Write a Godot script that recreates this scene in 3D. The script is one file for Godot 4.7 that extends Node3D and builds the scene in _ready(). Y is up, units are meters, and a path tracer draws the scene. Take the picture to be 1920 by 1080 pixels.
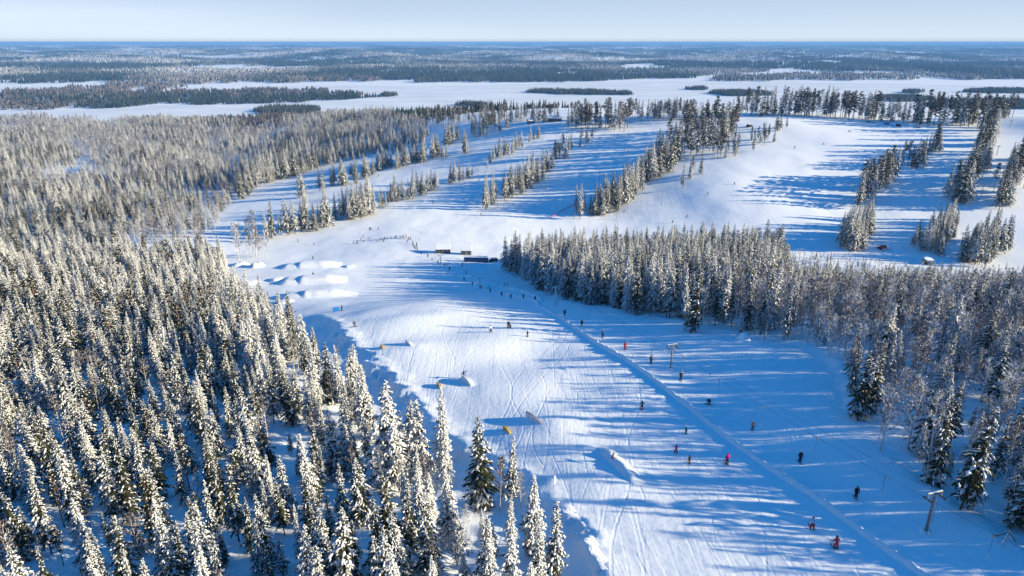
extends Node3D
# A ski hill above a frozen lake, seen from the air on a low winter sun.

const EYE := Vector3(0, 168, 0)
const TILT := -19.84
const LENS := 45.75
const CELL := 10.0
const GX := 252
const GZ := 196
const GX0 := -1300.0
const GZ0 := -1850.0

var spots: Array[Vector3] = []
var grid := PackedFloat32Array()
var rough := FastNoiseLite.new()
var swell := FastNoiseLite.new()
var hills := FastNoiseLite.new()
var kinds := FastNoiseLite.new()
var rng := RandomNumberGenerator.new()
var names := {}
var M := {}
var left_wood: PackedVector2Array
var mid_wood: PackedVector2Array
var right_wood: PackedVector2Array
var lake: PackedVector2Array
var edge_line: PackedVector2Array
var islands: Array[PackedVector2Array] = []
var trees := []
var bodies := {}
var shared := {}
var sight: Transform3D

func survey() -> void:
	spot(11.4, 112.5, -61.7)
	spot(42.0, 115.0, -58.2)
	spot(58.6, 114.5, -64.7)
	spot(45.3, 112.0, -76.0)
	spot(15.0, 109.5, -86.2)
	spot(45.1, 109.0, -103.9)
	spot(-0.7, 102.5, -156.2)
	spot(27.9, 105.5, -135.6)
	spot(31.5, 107.0, -122.2)
	spot(13.2, 92.0, -194.8)
	spot(47.3, 104.0, -151.0)
	spot(64.1, 109.5, -124.3)
	spot(53.0, 112.5, -92.8)
	spot(48.8, 113.5, -66.0)
	spot(-13.8, 70.0, -271.6)
	spot(-35.9, 63.0, -326.5)
	spot(-62.6, 60.0, -386.9)
	spot(-87.3, 63.0, -322.2)
	spot(-118.6, 61.0, -328.3)
	spot(-108.5, 58.0, -356.3)
	spot(-148.9, 56.0, -373.1)
	spot(-39.1, 102.0, -156.7)
	spot(-40.1, 96.0, -183.7)
	spot(-60.3, 94.0, -178.4)
	spot(-11.5, 105.0, -119.3)
	spot(3.6, 107.5, -101.1)
	spot(0.0, 109.5, -74.9)
	spot(-17.9, 106.0, -86.1)
	spot(-53.5, 107.0, -73.7)
	spot(-59.0, 110.0, -64.5)
	spot(-22.6, 110.0, -64.5)
	spot(-105.9, 96.0, -141.5)
	spot(-92.9, 82.0, -207.4)
	spot(-64.2, 102.0, -108.5)
	spot(-251.1, 54.0, -408.4)
	spot(-292.6, 55.0, -387.3)
	spot(-218.3, 50.0, -487.8)
	spot(-568.7, 30.0, -850.1)
	spot(-798.0, 1.0, -1585.0)
	spot(-499.4, 38.0, -699.9)
	spot(-387.3, 30.0, -1048.1)
	spot(-243.2, 48.0, -646.0)
	spot(-337.2, 28.0, -1429.6)
	spot(-299.3, 40.0, -972.1)
	spot(-140.7, 57.0, -491.9)
	spot(-179.2, 55.0, -437.4)
	spot(-61.2, 76.0, -660.6)
	spot(-70.2, 64.0, -559.9)
	spot(-149.8, 64.0, -746.7)
	spot(-70.2, 84.0, -838.7)
	spot(-174.9, 60.0, -1094.5)
	spot(-5.5, 92.0, -721.3)
	spot(65.7, 60.0, -431.9)
	spot(14.3, 60.0, -446.5)
	spot(56.1, 73.0, -511.4)
	spot(17.6, 76.0, -566.7)
	spot(46.9, 96.0, -683.4)
	spot(149.9, 100.0, -678.9)
	spot(100.7, 62.0, -417.0)
	spot(110.6, 64.0, -422.8)
	spot(129.1, 73.5, -445.9)
	spot(149.8, 78.5, -456.6)
	spot(242.4, 94.0, -537.2)
	spot(296.3, 101.0, -605.9)
	spot(222.5, 101.0, -593.8)
	spot(171.0, 93.0, -569.6)
	spot(109.1, 86.0, -588.8)
	spot(352.0, 101.0, -582.2)
	spot(407.5, 102.0, -566.1)
	spot(310.8, 82.0, -444.1)
	spot(268.6, 82.0, -463.0)
	spot(211.4, 68.0, -413.4)
	spot(203.5, 62.0, -361.3)
	spot(218.2, 61.0, -337.2)
	spot(254.1, 61.0, -337.2)
	spot(156.8, 61.0, -356.4)
	spot(-2.4, 67.0, -294.2)
	spot(14.8, 84.0, -221.9)
	spot(67.9, 61.0, -346.6)
	spot(113.2, 61.0, -356.4)
	spot(0.0, 116.0, 20.0)
	spot(-250.0, 112.0, 0.0)
	spot(250.0, 116.0, 20.0)
	spot(300.0, 106.0, -120.0)
	spot(-300.0, 93.0, -120.0)
	spot(-420.0, 56.0, -420.0)
	spot(420.0, 63.0, -350.0)
	spot(600.0, 93.0, -600.0)
	spot(430.0, 108.0, -560.0)
	spot(0.0, 3.0, -1250.0)
	spot(350.0, 3.0, -1150.0)
	spot(700.0, 2.0, -1100.0)
	spot(-300.0, 2.0, -1900.0)
	spot(-700.0, 2.0, -1800.0)
	spot(-1000.0, 5.0, -1300.0)
	spot(-800.0, 35.0, -800.0)
	spot(-700.0, 50.0, -450.0)
	spot(-600.0, 80.0, 0.0)
	spot(700.0, 90.0, 0.0)
	spot(900.0, 50.0, -500.0)

const LEFT_WOOD := [Vector2(-205.0, -20.0), Vector2(-230.0, -150.0), Vector2(-250.0, -330.0), Vector2(-160.0, -338.0), Vector2(-139.2, -315.2), Vector2(-110.1, -252.3), Vector2(-74.7, -192.1), Vector2(-52.8, -155.2), Vector2(-42.4, -139.0), Vector2(-34.8, -126.9), Vector2(-28.3, -116.8), Vector2(-21.9, -106.7), Vector2(-16.8, -97.7), Vector2(-12.0, -90.5), Vector2(-7.9, -85.5), Vector2(-2.6, -78.6), Vector2(0.7, -72.1), Vector2(2.9, -66.4), Vector2(3.6, -60.7), Vector2(3.6, -50.9), Vector2(-5.0, -20.0)]
const MID_WOOD := [Vector2(-330.0, -352.0), Vector2(-278.0, -354.4), Vector2(-240.1, -363.3), Vector2(-212.0, -371.8), Vector2(-177.8, -387.7), Vector2(-204.8, -472.4), Vector2(-223.9, -542.9), Vector2(-223.0, -616.8), Vector2(-195.0, -621.7), Vector2(-179.0, -655.3), Vector2(-139.7, -665.7), Vector2(-102.8, -663.8), Vector2(-84.5, -684.5), Vector2(-84.2, -731.0), Vector2(-106.8, -821.8), Vector2(-141.6, -927.6), Vector2(-330.0, -1430.0), Vector2(-380.0, -1250.0), Vector2(-420.0, -1120.0), Vector2(-465.0, -1214.9), Vector2(-559.4, -1331.7), Vector2(-773.8, -1536.3), Vector2(-1183.6, -1613.8), Vector2(-1500.0, -1640.0), Vector2(-1500.0, -900.0), Vector2(-700.0, -420.0)]
const RIGHT_WOOD := [Vector2(-8.0, -312.0), Vector2(-3.9, -313.8), Vector2(9.1, -273.2), Vector2(18.1, -216.8), Vector2(23.6, -187.8), Vector2(33.4, -164.9), Vector2(46.7, -148.9), Vector2(51.8, -137.9), Vector2(56.7, -132.6), Vector2(61.7, -127.2), Vector2(60.9, -114.6), Vector2(54.4, -94.5), Vector2(53.6, -86.5), Vector2(54.1, -79.5), Vector2(55.7, -72.9), Vector2(56.2, -66.5), Vector2(57.7, -61.7), Vector2(59.9, -53.8), Vector2(150.0, -30.0), Vector2(240.0, -60.0), Vector2(290.0, -200.0), Vector2(300.0, -300.0), Vector2(232.0, -322.0), Vector2(185.0, -328.0), Vector2(165.0, -345.0), Vector2(150.0, -352.0), Vector2(60.0, -338.0)]
const SLOPE_EDGE := [Vector2(-75.5, -222.5), Vector2(-55.6, -183.2), Vector2(-41.7, -153.5), Vector2(-32.7, -135.9), Vector2(-26.4, -126.5), Vector2(-20.0, -116.8), Vector2(-15.3, -107.7), Vector2(-9.8, -98.7), Vector2(-5.1, -92.5), Vector2(0.0, -86.4), Vector2(3.7, -80.5), Vector2(6.3, -74.5), Vector2(8.5, -68.0), Vector2(10.0, -60.1), Vector2(10.2, -53.4)]
const BANK := [Vector2(7.2, -191.7), Vector2(13.5, -159.8), Vector2(19.1, -139.7), Vector2(23.9, -125.7), Vector2(27.3, -115.7), Vector2(30.7, -104.9), Vector2(33.3, -95.2), Vector2(36.0, -85.9), Vector2(38.2, -79.6), Vector2(40.1, -74.0), Vector2(41.4, -68.2), Vector2(42.5, -63.1), Vector2(43.7, -58.9), Vector2(45.0, -54.7), Vector2(47.0, -49.2)]
const BANK_FAR := [Vector2(-17.4, -280.3), Vector2(-8.6, -259.2), Vector2(0.0, -238.9), Vector2(7.1, -212.1), Vector2(8.4, -192.1)]
const BANK_TOP := [Vector2(-12.3, -268.9), Vector2(-4.4, -267.2), Vector2(4.2, -253.9), Vector2(8.7, -232.3), Vector2(9.7, -207.6)]
const LAKE := [Vector2(-1920, -1729), Vector2(-1321, -1811), Vector2(-1079, -1871), Vector2(-1007, -1984), Vector2(-734, -2019), Vector2(-575, -2112), Vector2(-439, -2236), Vector2(-483, -2374), Vector2(-795, -2645), Vector2(-1032, -2804), Vector2(-698, -2909), Vector2(-237, -2873), Vector2(67, -2983), Vector2(212, -3144), Vector2(822, -3231), Vector2(1217, -3187), Vector2(1815, -3276), Vector2(2387, -3322), Vector2(3427, -3419), Vector2(1700, -1441), Vector2(530, -1276), Vector2(-58, -1261), Vector2(-530, -1441), Vector2(-787, -1561), Vector2(-1115, -1519), Vector2(-1611, -1441)]
const POND := [Vector2(-2257, -2706), Vector2(-1867, -2586), Vector2(-1594, -2738), Vector2(-1653, -2838), Vector2(-1895, -2804), Vector2(-2422, -2909)]
const ISLAND_1 := [Vector2(56, -2475), Vector2(179, -2374), Vector2(390, -2350), Vector2(398, -2423), Vector2(266, -2529), Vector2(77, -2557)]
const ISLAND_2 := [Vector2(681, -2423), Vector2(712, -2303), Vector2(842, -2326), Vector2(882, -2398), Vector2(829, -2502), Vector2(734, -2502)]
const ISLAND_3 := [Vector2(650, -2645), Vector2(671, -2586), Vector2(718, -2615), Vector2(736, -2706), Vector2(681, -2706)]
const ISLAND_4 := [Vector2(-146, -1967), Vector2(-109, -1918), Vector2(-74, -1951), Vector2(-79, -2002), Vector2(-136, -2002)]
const ISLAND_5 := [Vector2(1126, -2193), Vector2(1130, -2074), Vector2(1246, -2112), Vector2(1301, -2214), Vector2(1256, -2280), Vector2(1175, -2258)]
const ISLAND_6 := [Vector2(1370, -2475), Vector2(1369, -2423), Vector2(1415, -2449), Vector2(1454, -2529), Vector2(1408, -2529)]
const ISLAND_7 := [Vector2(1582, -2502), Vector2(1641, -2449), Vector2(1880, -2423), Vector2(2003, -2586), Vector2(1750, -2615)]
const ISLAND_8 := [Vector2(939, -2280), Vector2(942, -2236), Vector2(980, -2280), Vector2(999, -2350), Vector2(974, -2350)]
const ISLAND_9 := [Vector2(-430, -2326), Vector2(-396, -2280), Vector2(-381, -2326), Vector2(-397, -2374), Vector2(-426, -2374)]
const ISLAND_10 := [Vector2(1153, -1951), Vector2(1192, -1871), Vector2(1439, -1840), Vector2(1602, -2056), Vector2(1421, -2112), Vector2(1255, -2074)]
const SHORE_BUMP := [Vector2(-666, -1811), Vector2(-600, -1715), Vector2(-515, -1690), Vector2(-488, -1769), Vector2(-525, -1871), Vector2(-629, -1886)]
func crowd() -> void:
	skier(14.1, -169.6, "stand", "#23262e", "#1c1e24", 0, 180, "skier in black on the lift track right below the white tower at the brow", "riders on the drag lift")
	skier(17.2, -155.4, "stand", "#3a4038", "#22252a", 0, 180, "skier in grey green riding the lift track below the white lift tower", "riders on the drag lift")
	skier(20.9, -144.1, "stand", "#2b4a7c", "#23272f", 0, 180, "skier in a blue jacket riding the lift track", "riders on the drag lift")
	skier(24.3, -133.7, "stand", "#c3242f", "#b3202c", 0, 180, "skier in an all red suit riding the lift track", "riders on the drag lift")
	skier(28.0, -124.4, "stand", "#4a4648", "#26282c", 0, 180, "skier in grey beside the second lift tower from the camera", "riders on the drag lift")
	skier(32.0, -116.0, "stand", "#2c3138", "#2a2c31", 0, 180, "skier in dark clothes just above the shadow band on the lift track", "riders on the drag lift")
	skier(34.4, -105.4, "crouch", "#4a2a2c", "#241f22", 1, 160, "crouched snowboarder in maroon leaning back on the lift track", "riders on the drag lift")
	skier(38.4, -94.9, "stand", "#d08a86", "#1f6f86", 0, 180, "skier in a salmon jacket and teal trousers on the lift track", "riders on the drag lift")
	skier(41.5, -84.1, "stand", "#22242c", "#1e2026", 0, 180, "skier in black riding the lift track beside the wood, white ridge to the left", "riders on the drag lift")
	skier(44.6, -74.1, "stand", "#14161d", "#14161d", 0, 180, "skier in black on red skis, nearest rider on the lift track", "riders on the drag lift")
	skier(7.5, -207.3, "stand", "#26304a", "#1d2026", 0, 180, "rider in navy where the snow bank begins at the brow", "riders on the drag lift")
	skier(3.9, -219.6, "stand", "#30343a", "#22242a", 0, 180, "rider in dark grey on the lift track beyond the brow", "riders on the drag lift")
	skier(-0.4, -222.4, "stand", "#a82c38", "#2a2a30", 0, 180, "rider in a red jacket and black trousers beyond the brow", "riders on the drag lift")
	skier(-3.8, -237.0, "stand", "#2a2c34", "#202228", 0, 180, "rider in black midway between the two far white towers", "riders on the drag lift")
	skier(-8.6, -252.9, "stand", "#8a3a34", "#2c2d33", 0, 180, "rider in a rust jacket near the far white tower", "riders on the drag lift")
	skier(-12.9, -267.4, "stand", "#c02a36", "#a32631", 0, 180, "rider in red at the foot of the far white tower", "riders on the drag lift")
	skier(-17.0, -276.5, "stand", "#b32b35", "#342a30", 0, 180, "rider in a red jacket just below the far white tower", "riders on the drag lift")
	skier(-21.4, -287.8, "stand", "#2a2836", "#1f2028", 0, 180, "rider in dark purple in the tree shade below the far tower", "riders on the drag lift")
	skier(-30.0, -312.0, "stand", "#252b38", "#1c1f26", 0, 180, "rider in dark blue in the shadow stripes near the last tower", "riders on the drag lift")
	skier(-33.3, -319.3, "stand", "#6a2a38", "#272830", 0, 180, "rider in wine red in the shadow stripes near the last tower", "riders on the drag lift")
	skier(-37.2, -326.5, "stand", "#1e2733", "#181b20", 0, 180, "rider in black beside the last lift tower", "riders on the drag lift")
	skier(-41.1, -334.9, "crouch", "#4a3038", "#23252b", 0, 180, "rider bending down below the larger cabin", "riders on the drag lift")
	skier(-44.3, -343.3, "stand", "#222a3a", "#20232a", 0, 180, "rider setting off below the larger cabin", "riders on the drag lift")
	skier(-48.6, -350.6, "stand", "#40303a", "#24262c", 0, 180, "rider leaving the queue for the lift track", "riders on the drag lift")
	skier(-24.5, -320.4, "stand", "#28323f", "#22252b", 0, 120, "skier in dark blue beyond the track, level with the container", "skiers by the lift base")
	skier(-21.6, -304.6, "stand", "#2c3644", "#20242a", 0, 120, "skier in slate blue between container and lift track", "skiers by the lift base")
	skier(-3.2, -274.4, "stand", "#6b5238", "#4a3f34", 0, 90, "skier in a brown jacket in the shade by the dark wood", "skiers by the lift base")
	skier(-2.0, -274.2, "stand", "#5a4638", "#2d2b2c", 0, 90, "shorter skier beside the one in brown in the shade by the wood", "skiers by the lift base")
	skier(-38.6, -154.2, "ride", "#4c5564", "#2e333c", 1, 200, "snowboarder in slate grey alone above the three snow jumps", "skiers on the park run")
	skier(-51.6, -192.5, "stand", "#2a2c33", "#1f2126", 0, 90, "skier in black beside the blue barrel", "skiers on the park run")
	skier(-92.6, -300.9, "stand", "#20262e", "#1e2228", 0, 10, "skier between the near and middle snow jumps", "skiers on the park run")
	skier(-105.8, -346.6, "stand", "#1e2430", "#1c2026", 0, 10, "skier behind the farthest snow jump", "skiers on the park run")
	skier(-0.9, -151.8, "stand", "#3a2f30", "#6d5a4c", 0, 20, "taller skier in brown of the pair stopped mid slope", "skiers on the main slope")
	skier(-0.4, -151.8, "crouch", "#4a4340", "#3d3632", 0, 60, "smaller skier of the pair stopped mid slope", "skiers on the main slope")
	skier(-5.0, -148.2, "ride", "#dfe3ea", "#23272f", 0, 40, "skier in a white jacket and black trousers turning mid slope", "skiers on the main slope")
	skier(3.6, -145.1, "stand", "#2c2a2c", "#27282c", 0, 10, "small skier in black alone to the lower side of the pair", "skiers on the main slope")
	skier(-9.6, -122.1, "arms", "#3c4149", "#30343b", 1, 215, "snowboarder in grey balancing on the crest of the curved jib box", "skiers on the park run")
	skier(22.5, -104.1, "ride", "#1f4d4a", "#23272d", 0, 0, "skier in dark green in the middle of the slope", "skiers on the main slope")
	skier(27.8, -94.7, "stand", "#14707a", "#1b4a55", 0, 0, "small skier in teal below the snow bank", "skiers on the main slope")
	skier(24.8, -88.7, "arms", "#d02f63", "#cf4258", 0, 0, "child skier in pink from head to foot", "skiers on the main slope")
	skier(25.9, -85.1, "stand", "#4c453f", "#3c3a38", 0, 20, "skier in brown grey next to the child in pink", "skiers on the main slope")
	skier(31.2, -84.5, "stand", "#c41f74", "#23262e", 0, 10, "skier in a magenta jacket and black trousers", "skiers on the main slope")
	skier(14.9, -86.1, "arms", "#a07f86", "#2e3038", 1, 250, "snowboarder in a mauve jacket with arms out at the white ridge kicker", "skiers on the park run")
	skier(36.1, -67.4, "ride", "#8fb4d0", "#8a2a30", 0, 0, "skier in a pale blue jacket and dark red trousers", "skiers on the main slope")
	skier(37.0, -63.3, "ride", "#b5283c", "#cf3038", 0, 10, "skier in red, nearest person on the slope", "skiers on the main slope")
	skier(-88.5, -411.3, "stand", "#2a2d35", "#22242a", 0, 200, "skier of the dark pair above the queue", "people on the flat run")
	skier(-87.6, -411.1, "stand", "#353038", "#24252b", 0, 180, "second skier of the dark pair above the queue", "people on the flat run")
	skier(-82.8, -410.2, "stand", "#8c8f96", "#2b2d33", 0, 150, "skier in pale grey right of the dark pair above the queue", "people on the flat run")
	skier(-88.7, -393.8, "stand", "#2d2430", "#24252c", 0, 90, "lone skier in dark purple above the near end of the queue", "people on the flat run")
	skier(-88.6, -386.5, "stand", "#28303c", "#22242c", 0, 90, "skier in navy near the tail of the queue", "people waiting at the lift")
	skier(-86.2, -382.4, "crouch", "#3a2c32", "#26272d", 0, 90, "skier bending near the tail of the queue", "people waiting at the lift")
	skier(-91.3, -378.9, "stand", "#22262e", "#1e2026", 0, 90, "last skier at the tail of the queue", "people waiting at the lift")
	skier(-89.4, -378.4, "stand", "#39414e", "#22242b", 0, 90, "skier in slate by the tail of the queue", "people waiting at the lift")
	skier(-88.6, -378.2, "stand", "#20242c", "#1d1f25", 0, 90, "skier in black by the tail of the queue", "people waiting at the lift")
	skier(-83.6, -385.3, "stand", "#55504c", "#33353a", 0, 90, "skier in taupe walking to the queue", "people waiting at the lift")
	skier(-77.9, -380.3, "stand", "#4a4a52", "#2a2c32", 0, 90, "small skier in front of the queue", "people waiting at the lift")
	skier(-76.8, -383.7, "stand", "#2e2a34", "#25262c", 0, 90, "skier in black waiting in the line by the lift", "people waiting at the lift")
	skier(-75.9, -384.7, "stand", "#6e4436", "#2a2a2f", 0, 90, "skier in a rust brown jacket in the line by the lift", "people waiting at the lift")
	skier(-74.5, -383.2, "stand", "#23272f", "#1f2127", 0, 90, "skier in black waiting in the line by the lift", "people waiting at the lift")
	skier(-74.5, -385.6, "stand", "#46424a", "#2c2e34", 0, 90, "skier in grey waiting in the line by the lift", "people waiting at the lift")
	skier(-74.0, -379.5, "stand", "#2a2e36", "#24262c", 0, 90, "skier in black waiting in the line by the lift", "people waiting at the lift")
	skier(-73.0, -385.3, "stand", "#3a2e30", "#26272d", 0, 90, "skier in dark brown waiting in the line by the lift", "people waiting at the lift")
	skier(-70.8, -386.1, "stand", "#49433e", "#3a3630", 0, 90, "skier in taupe waiting in the line by the lift", "people waiting at the lift")
	skier(-68.6, -386.9, "stand", "#2e2c30", "#24262b", 0, 90, "skier in black waiting in the line by the lift", "people waiting at the lift")
	skier(-67.9, -387.4, "stand", "#5a4a42", "#2e2f34", 0, 90, "skier in brown waiting in the line by the lift", "people waiting at the lift")
	skier(-65.5, -386.4, "stand", "#24364e", "#20242b", 0, 90, "skier in blue waiting in the line by the lift", "people waiting at the lift")
	skier(-64.3, -387.5, "stand", "#2b2f36", "#22252b", 0, 90, "skier in black waiting in the line by the lift", "people waiting at the lift")
	skier(-63.3, -385.5, "stand", "#8a6a5a", "#3a3436", 0, 90, "skier in tan waiting in the line by the lift", "people waiting at the lift")
	skier(-62.9, -389.9, "stand", "#b0806c", "#564a48", 0, 90, "skier in pale orange at the bend of the queue", "people waiting at the lift")
	skier(-61.7, -386.0, "stand", "#9a8478", "#403c3e", 0, 90, "skier in beige at the bend of the queue", "people waiting at the lift")
	skier(-59.9, -382.2, "stand", "#34343c", "#26282e", 0, 140, "skier in charcoal past the bend of the queue", "people waiting at the lift")
	skier(-58.9, -382.1, "stand", "#6c5a52", "#33353a", 0, 140, "skier in brown past the bend of the queue", "people waiting at the lift")
	skier(-59.9, -376.2, "stand", "#2456a0", "#21242b", 0, 140, "skier in bright blue in front of the bend of the queue", "people waiting at the lift")
	skier(-56.1, -372.3, "stand", "#2c2a30", "#242529", 0, 150, "skier in black near the head of the queue", "people waiting at the lift")
	skier(-55.5, -368.2, "stand", "#40322e", "#2a2a2d", 0, 150, "skier in dark brown near the head of the queue", "people waiting at the lift")
	skier(-54.3, -363.9, "stand", "#23262d", "#1f2126", 0, 150, "skier in black near the head of the queue", "people waiting at the lift")
	skier(-53.2, -360.3, "stand", "#2d3138", "#212329", 0, 150, "skier in dark grey near the head of the queue", "people waiting at the lift")
	skier(-53.1, -365.1, "stand", "#54453e", "#2b2b2f", 0, 150, "skier in brown near the head of the queue", "people waiting at the lift")
	skier(-53.5, -369.8, "stand", "#33373f", "#25272d", 0, 150, "skier in charcoal near the head of the queue", "people waiting at the lift")
	skier(-51.7, -357.9, "stand", "#4e3c36", "#242529", 0, 150, "skier at the head of the queue nearest the larger cabin", "people waiting at the lift")
	skier(-115.1, -381.9, "stand", "#2a2e36", "#22242a", 0, 90, "lone skier crossing the flat run towards the queue", "people on the flat run")
	skier(-127.0, -390.7, "stand", "#40302e", "#26282d", 0, 90, "lone skier on the flat run nearest the bare birches", "people on the flat run")
	skier(-55.9, -474.8, "stand", "#262a31", "#202227", 0, 180, "skier in the tree shadows at the foot of the far runs", "skiers on the far hill")
	skier(-20.5, -441.9, "stand", "#5a5450", "#2e3035", 0, 180, "skier in the sun on the flat run behind the cabins", "skiers on the far hill")
	skier(-25.7, -527.4, "stand", "#2c2f36", "#24262b", 0, 180, "skier between the spruce rows above the flat run", "skiers on the far hill")
	skier(-113.0, -576.2, "stand", "#33363d", "#26282d", 0, 180, "skier on the shaded upper left run", "skiers on the far hill")
	skier(24.6, -494.1, "stand", "#52403a", "#2d2d31", 0, 180, "lone skier in the middle of the shaded far run", "skiers on the far hill")
	skier(149.2, -454.5, "stand", "#2a2d33", "#212328", 0, 180, "upper of four skiers on the wide sunlit run", "skiers on the wide sunlit run")
	skier(129.2, -444.7, "stand", "#24272d", "#1f2126", 0, 180, "second of four skiers on the wide sunlit run", "skiers on the wide sunlit run")
	skier(110.5, -420.7, "stand", "#3a3a40", "#26282d", 0, 180, "third of four skiers on the wide sunlit run", "skiers on the wide sunlit run")
	skier(100.2, -414.5, "stand", "#2b2e34", "#222429", 0, 180, "lowest of four skiers on the wide sunlit run", "skiers on the wide sunlit run")
	skier(215.7, -526.3, "stand", "#202329", "#1d1f24", 0, 160, "skier high on the sunlit run left of the shadows", "skiers on the wide sunlit run")
	skier(240.4, -533.1, "stand", "#1d2026", "#1a1c20", 0, 200, "skier near the top of the sunlit run above the shadows", "skiers on the wide sunlit run")
	skier(274.6, -567.0, "stand", "#2b2d33", "#222428", 0, 180, "skier of the pair at the top of the run", "skiers on the wide sunlit run")
	skier(275.9, -567.0, "stand", "#26292f", "#202226", 0, 180, "other skier of the pair at the top of the run", "skiers on the wide sunlit run")
	skier(292.4, -629.6, "stand", "#23262b", "#1e2024", 0, 180, "person at the top station edge under the pines", "skiers on the wide sunlit run")
	skier(73.8, -440.2, "stand", "#33302e", "#25262a", 0, 180, "skier beside the lamp posts at the foot of the far run", "skiers on the far hill")

func rows() -> void:
	tree_row("spruce", [Vector3(-145.1, 22.8, -398.4), Vector3(-137.7, 20.4, -405.9), Vector3(-137.6, 14.5, -411.8), Vector3(-132.5, 16.7, -417.2), Vector3(-129.7, 21.6, -418.1), Vector3(-124.7, 17.4, -418.7), Vector3(-121.6, 19.2, -419.4), Vector3(-118.3, 21.1, -422.7)], "spruce in the loose row at the edge of the flat run")
	tree_row("spruce", [Vector3(-112.5, 19.9, -438.6), Vector3(-108.8, 17.5, -440.7), Vector3(-104.8, 21.0, -438.8), Vector3(-103.8, 19.0, -444.1), Vector3(-100.6, 21.9, -442.2), Vector3(-98.5, 20.2, -446.1), Vector3(-96.6, 22.8, -447.2), Vector3(-94.7, 20.8, -452.5), Vector3(-113.0, 18.5, -448.2), Vector3(-108.4, 20.0, -448.9), Vector3(-101.1, 20.5, -453.4), Vector3(-97.7, 21.1, -458.7)], "spruce in the tight snowy clump beside the flat run")
	tree_row("spruce", [Vector3(-91.6, 13.8, -469.5), Vector3(-87.0, 14.7, -473.4), Vector3(-84.3, 19.1, -489.9), Vector3(-80.6, 14.6, -498.7), Vector3(-72.4, 20.0, -493.9), Vector3(-66.3, 18.3, -501.9), Vector3(-61.4, 16.5, -511.7), Vector3(-56.4, 16.5, -510.3), Vector3(-71.3, 16.5, -509.5), Vector3(-85.3, 13.4, -483.8)], "spruce in the row below the shaded upper left run")
	tree_row("spruce", [Vector3(-44.7, 16.2, -531.2), Vector3(-41.1, 17.1, -532.9), Vector3(-38.7, 10.3, -535.1), Vector3(-33.8, 11.2, -537.7)], "spruce in the small group on the shaded run")
	tree_row("spruce", [Vector3(-20.4, 7.9, -556.0)], "small round spruce alone on the shaded run")
	tree_row("spruce", [Vector3(-150.4, 20.0, -539.4), Vector3(-147.0, 18.0, -560.3), Vector3(-138.5, 21.4, -554.3), Vector3(-137.0, 18.0, -559.7), Vector3(-137.0, 14.0, -585.9), Vector3(-129.6, 18.9, -562.4), Vector3(-125.3, 20.3, -576.1), Vector3(-123.5, 15.8, -583.1), Vector3(-119.8, 10.4, -593.0), Vector3(-114.7, 19.2, -603.8), Vector3(-111.0, 15.4, -607.6), Vector3(-101.2, 14.2, -596.6), Vector3(-96.5, 20.1, -603.3), Vector3(-94.5, 18.2, -605.9), Vector3(-84.0, 19.2, -609.1), Vector3(-77.9, 20.3, -614.6), Vector3(-70.3, 19.4, -615.5), Vector3(-61.7, 12.5, -610.4), Vector3(-67.7, 18.6, -622.9), Vector3(-90.2, 17.5, -616.4), Vector3(-118.0, 17.3, -603.7)], "spruce in the band along the upper edge of the shaded runs")
	tree_row("spruce", [Vector3(-161.5, 26.9, -518.2), Vector3(-145.3, 15.5, -473.5)], "slim spruce alone near the bare saplings")
	tree_row("spruce", [Vector3(-221.1, 23.5, -584.0), Vector3(-222.0, 26.5, -600.1), Vector3(-219.2, 25.2, -605.7), Vector3(-216.0, 24.5, -613.6), Vector3(-211.2, 23.7, -618.3), Vector3(-204.2, 24.7, -619.5), Vector3(-199.7, 22.9, -624.2), Vector3(-219.2, 23.8, -566.0), Vector3(-216.4, 25.4, -540.4), Vector3(-216.5, 17.9, -552.5), Vector3(-213.5, 22.5, -641.4), Vector3(-200.0, 22.4, -638.8), Vector3(-192.9, 20.6, -649.3), Vector3(-188.5, 23.1, -661.6)], "spruce at the edge of the mixed wood above the runs")
	tree_row("spruce", [Vector3(-59.4, 20.3, -651.1), Vector3(-55.5, 18.5, -660.3), Vector3(-51.4, 15.6, -667.4), Vector3(-41.8, 20.4, -619.4), Vector3(-57.9, 15.6, -670.5)], "spruce in the group high on the shaded runs")
	tree_row("pine", [Vector3(-38.9, 19.1, -685.4), Vector3(-34.6, 18.7, -670.8), Vector3(-31.6, 15.9, -686.0), Vector3(-24.4, 20.5, -661.3), Vector3(-21.8, 17.8, -678.1), Vector3(-28.4, 15.6, -672.4), Vector3(-17.8, 17.9, -681.5), Vector3(-11.2, 19.5, -664.1), Vector3(-5.2, 15.7, -680.9)], "thin pine scattered near the top of the shaded runs")
	tree_row("spruce", [Vector3(-14.9, 11.0, -579.3), Vector3(-10.9, 12.9, -585.2), Vector3(-7.0, 15.1, -600.7), Vector3(-4.6, 12.1, -594.8), Vector3(3.7, 15.1, -602.1), Vector3(8.5, 13.4, -612.8), Vector3(16.9, 12.6, -625.6), Vector3(24.3, 11.7, -630.8), Vector3(-2.3, 10.2, -587.4)], "spruce in the upper short row across the far runs")
	tree_row("spruce", [Vector3(-17.2, 24.9, -460.4), Vector3(-13.2, 22.4, -473.5), Vector3(-4.6, 18.7, -480.7), Vector3(-1.9, 17.3, -483.8), Vector3(0.0, 21.5, -492.9), Vector3(2.7, 19.9, -492.3), Vector3(4.7, 18.4, -495.4), Vector3(11.9, 23.5, -504.3), Vector3(14.9, 21.3, -510.7), Vector3(16.2, 23.1, -515.2), Vector3(20.4, 19.9, -518.9), Vector3(24.9, 16.9, -530.3), Vector3(27.9, 17.8, -533.2), Vector3(-14.1, 19.0, -466.3), Vector3(7.1, 18.5, -500.8), Vector3(9.5, 20.2, -502.6)], "spruce in the long middle row across the far runs")
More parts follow.
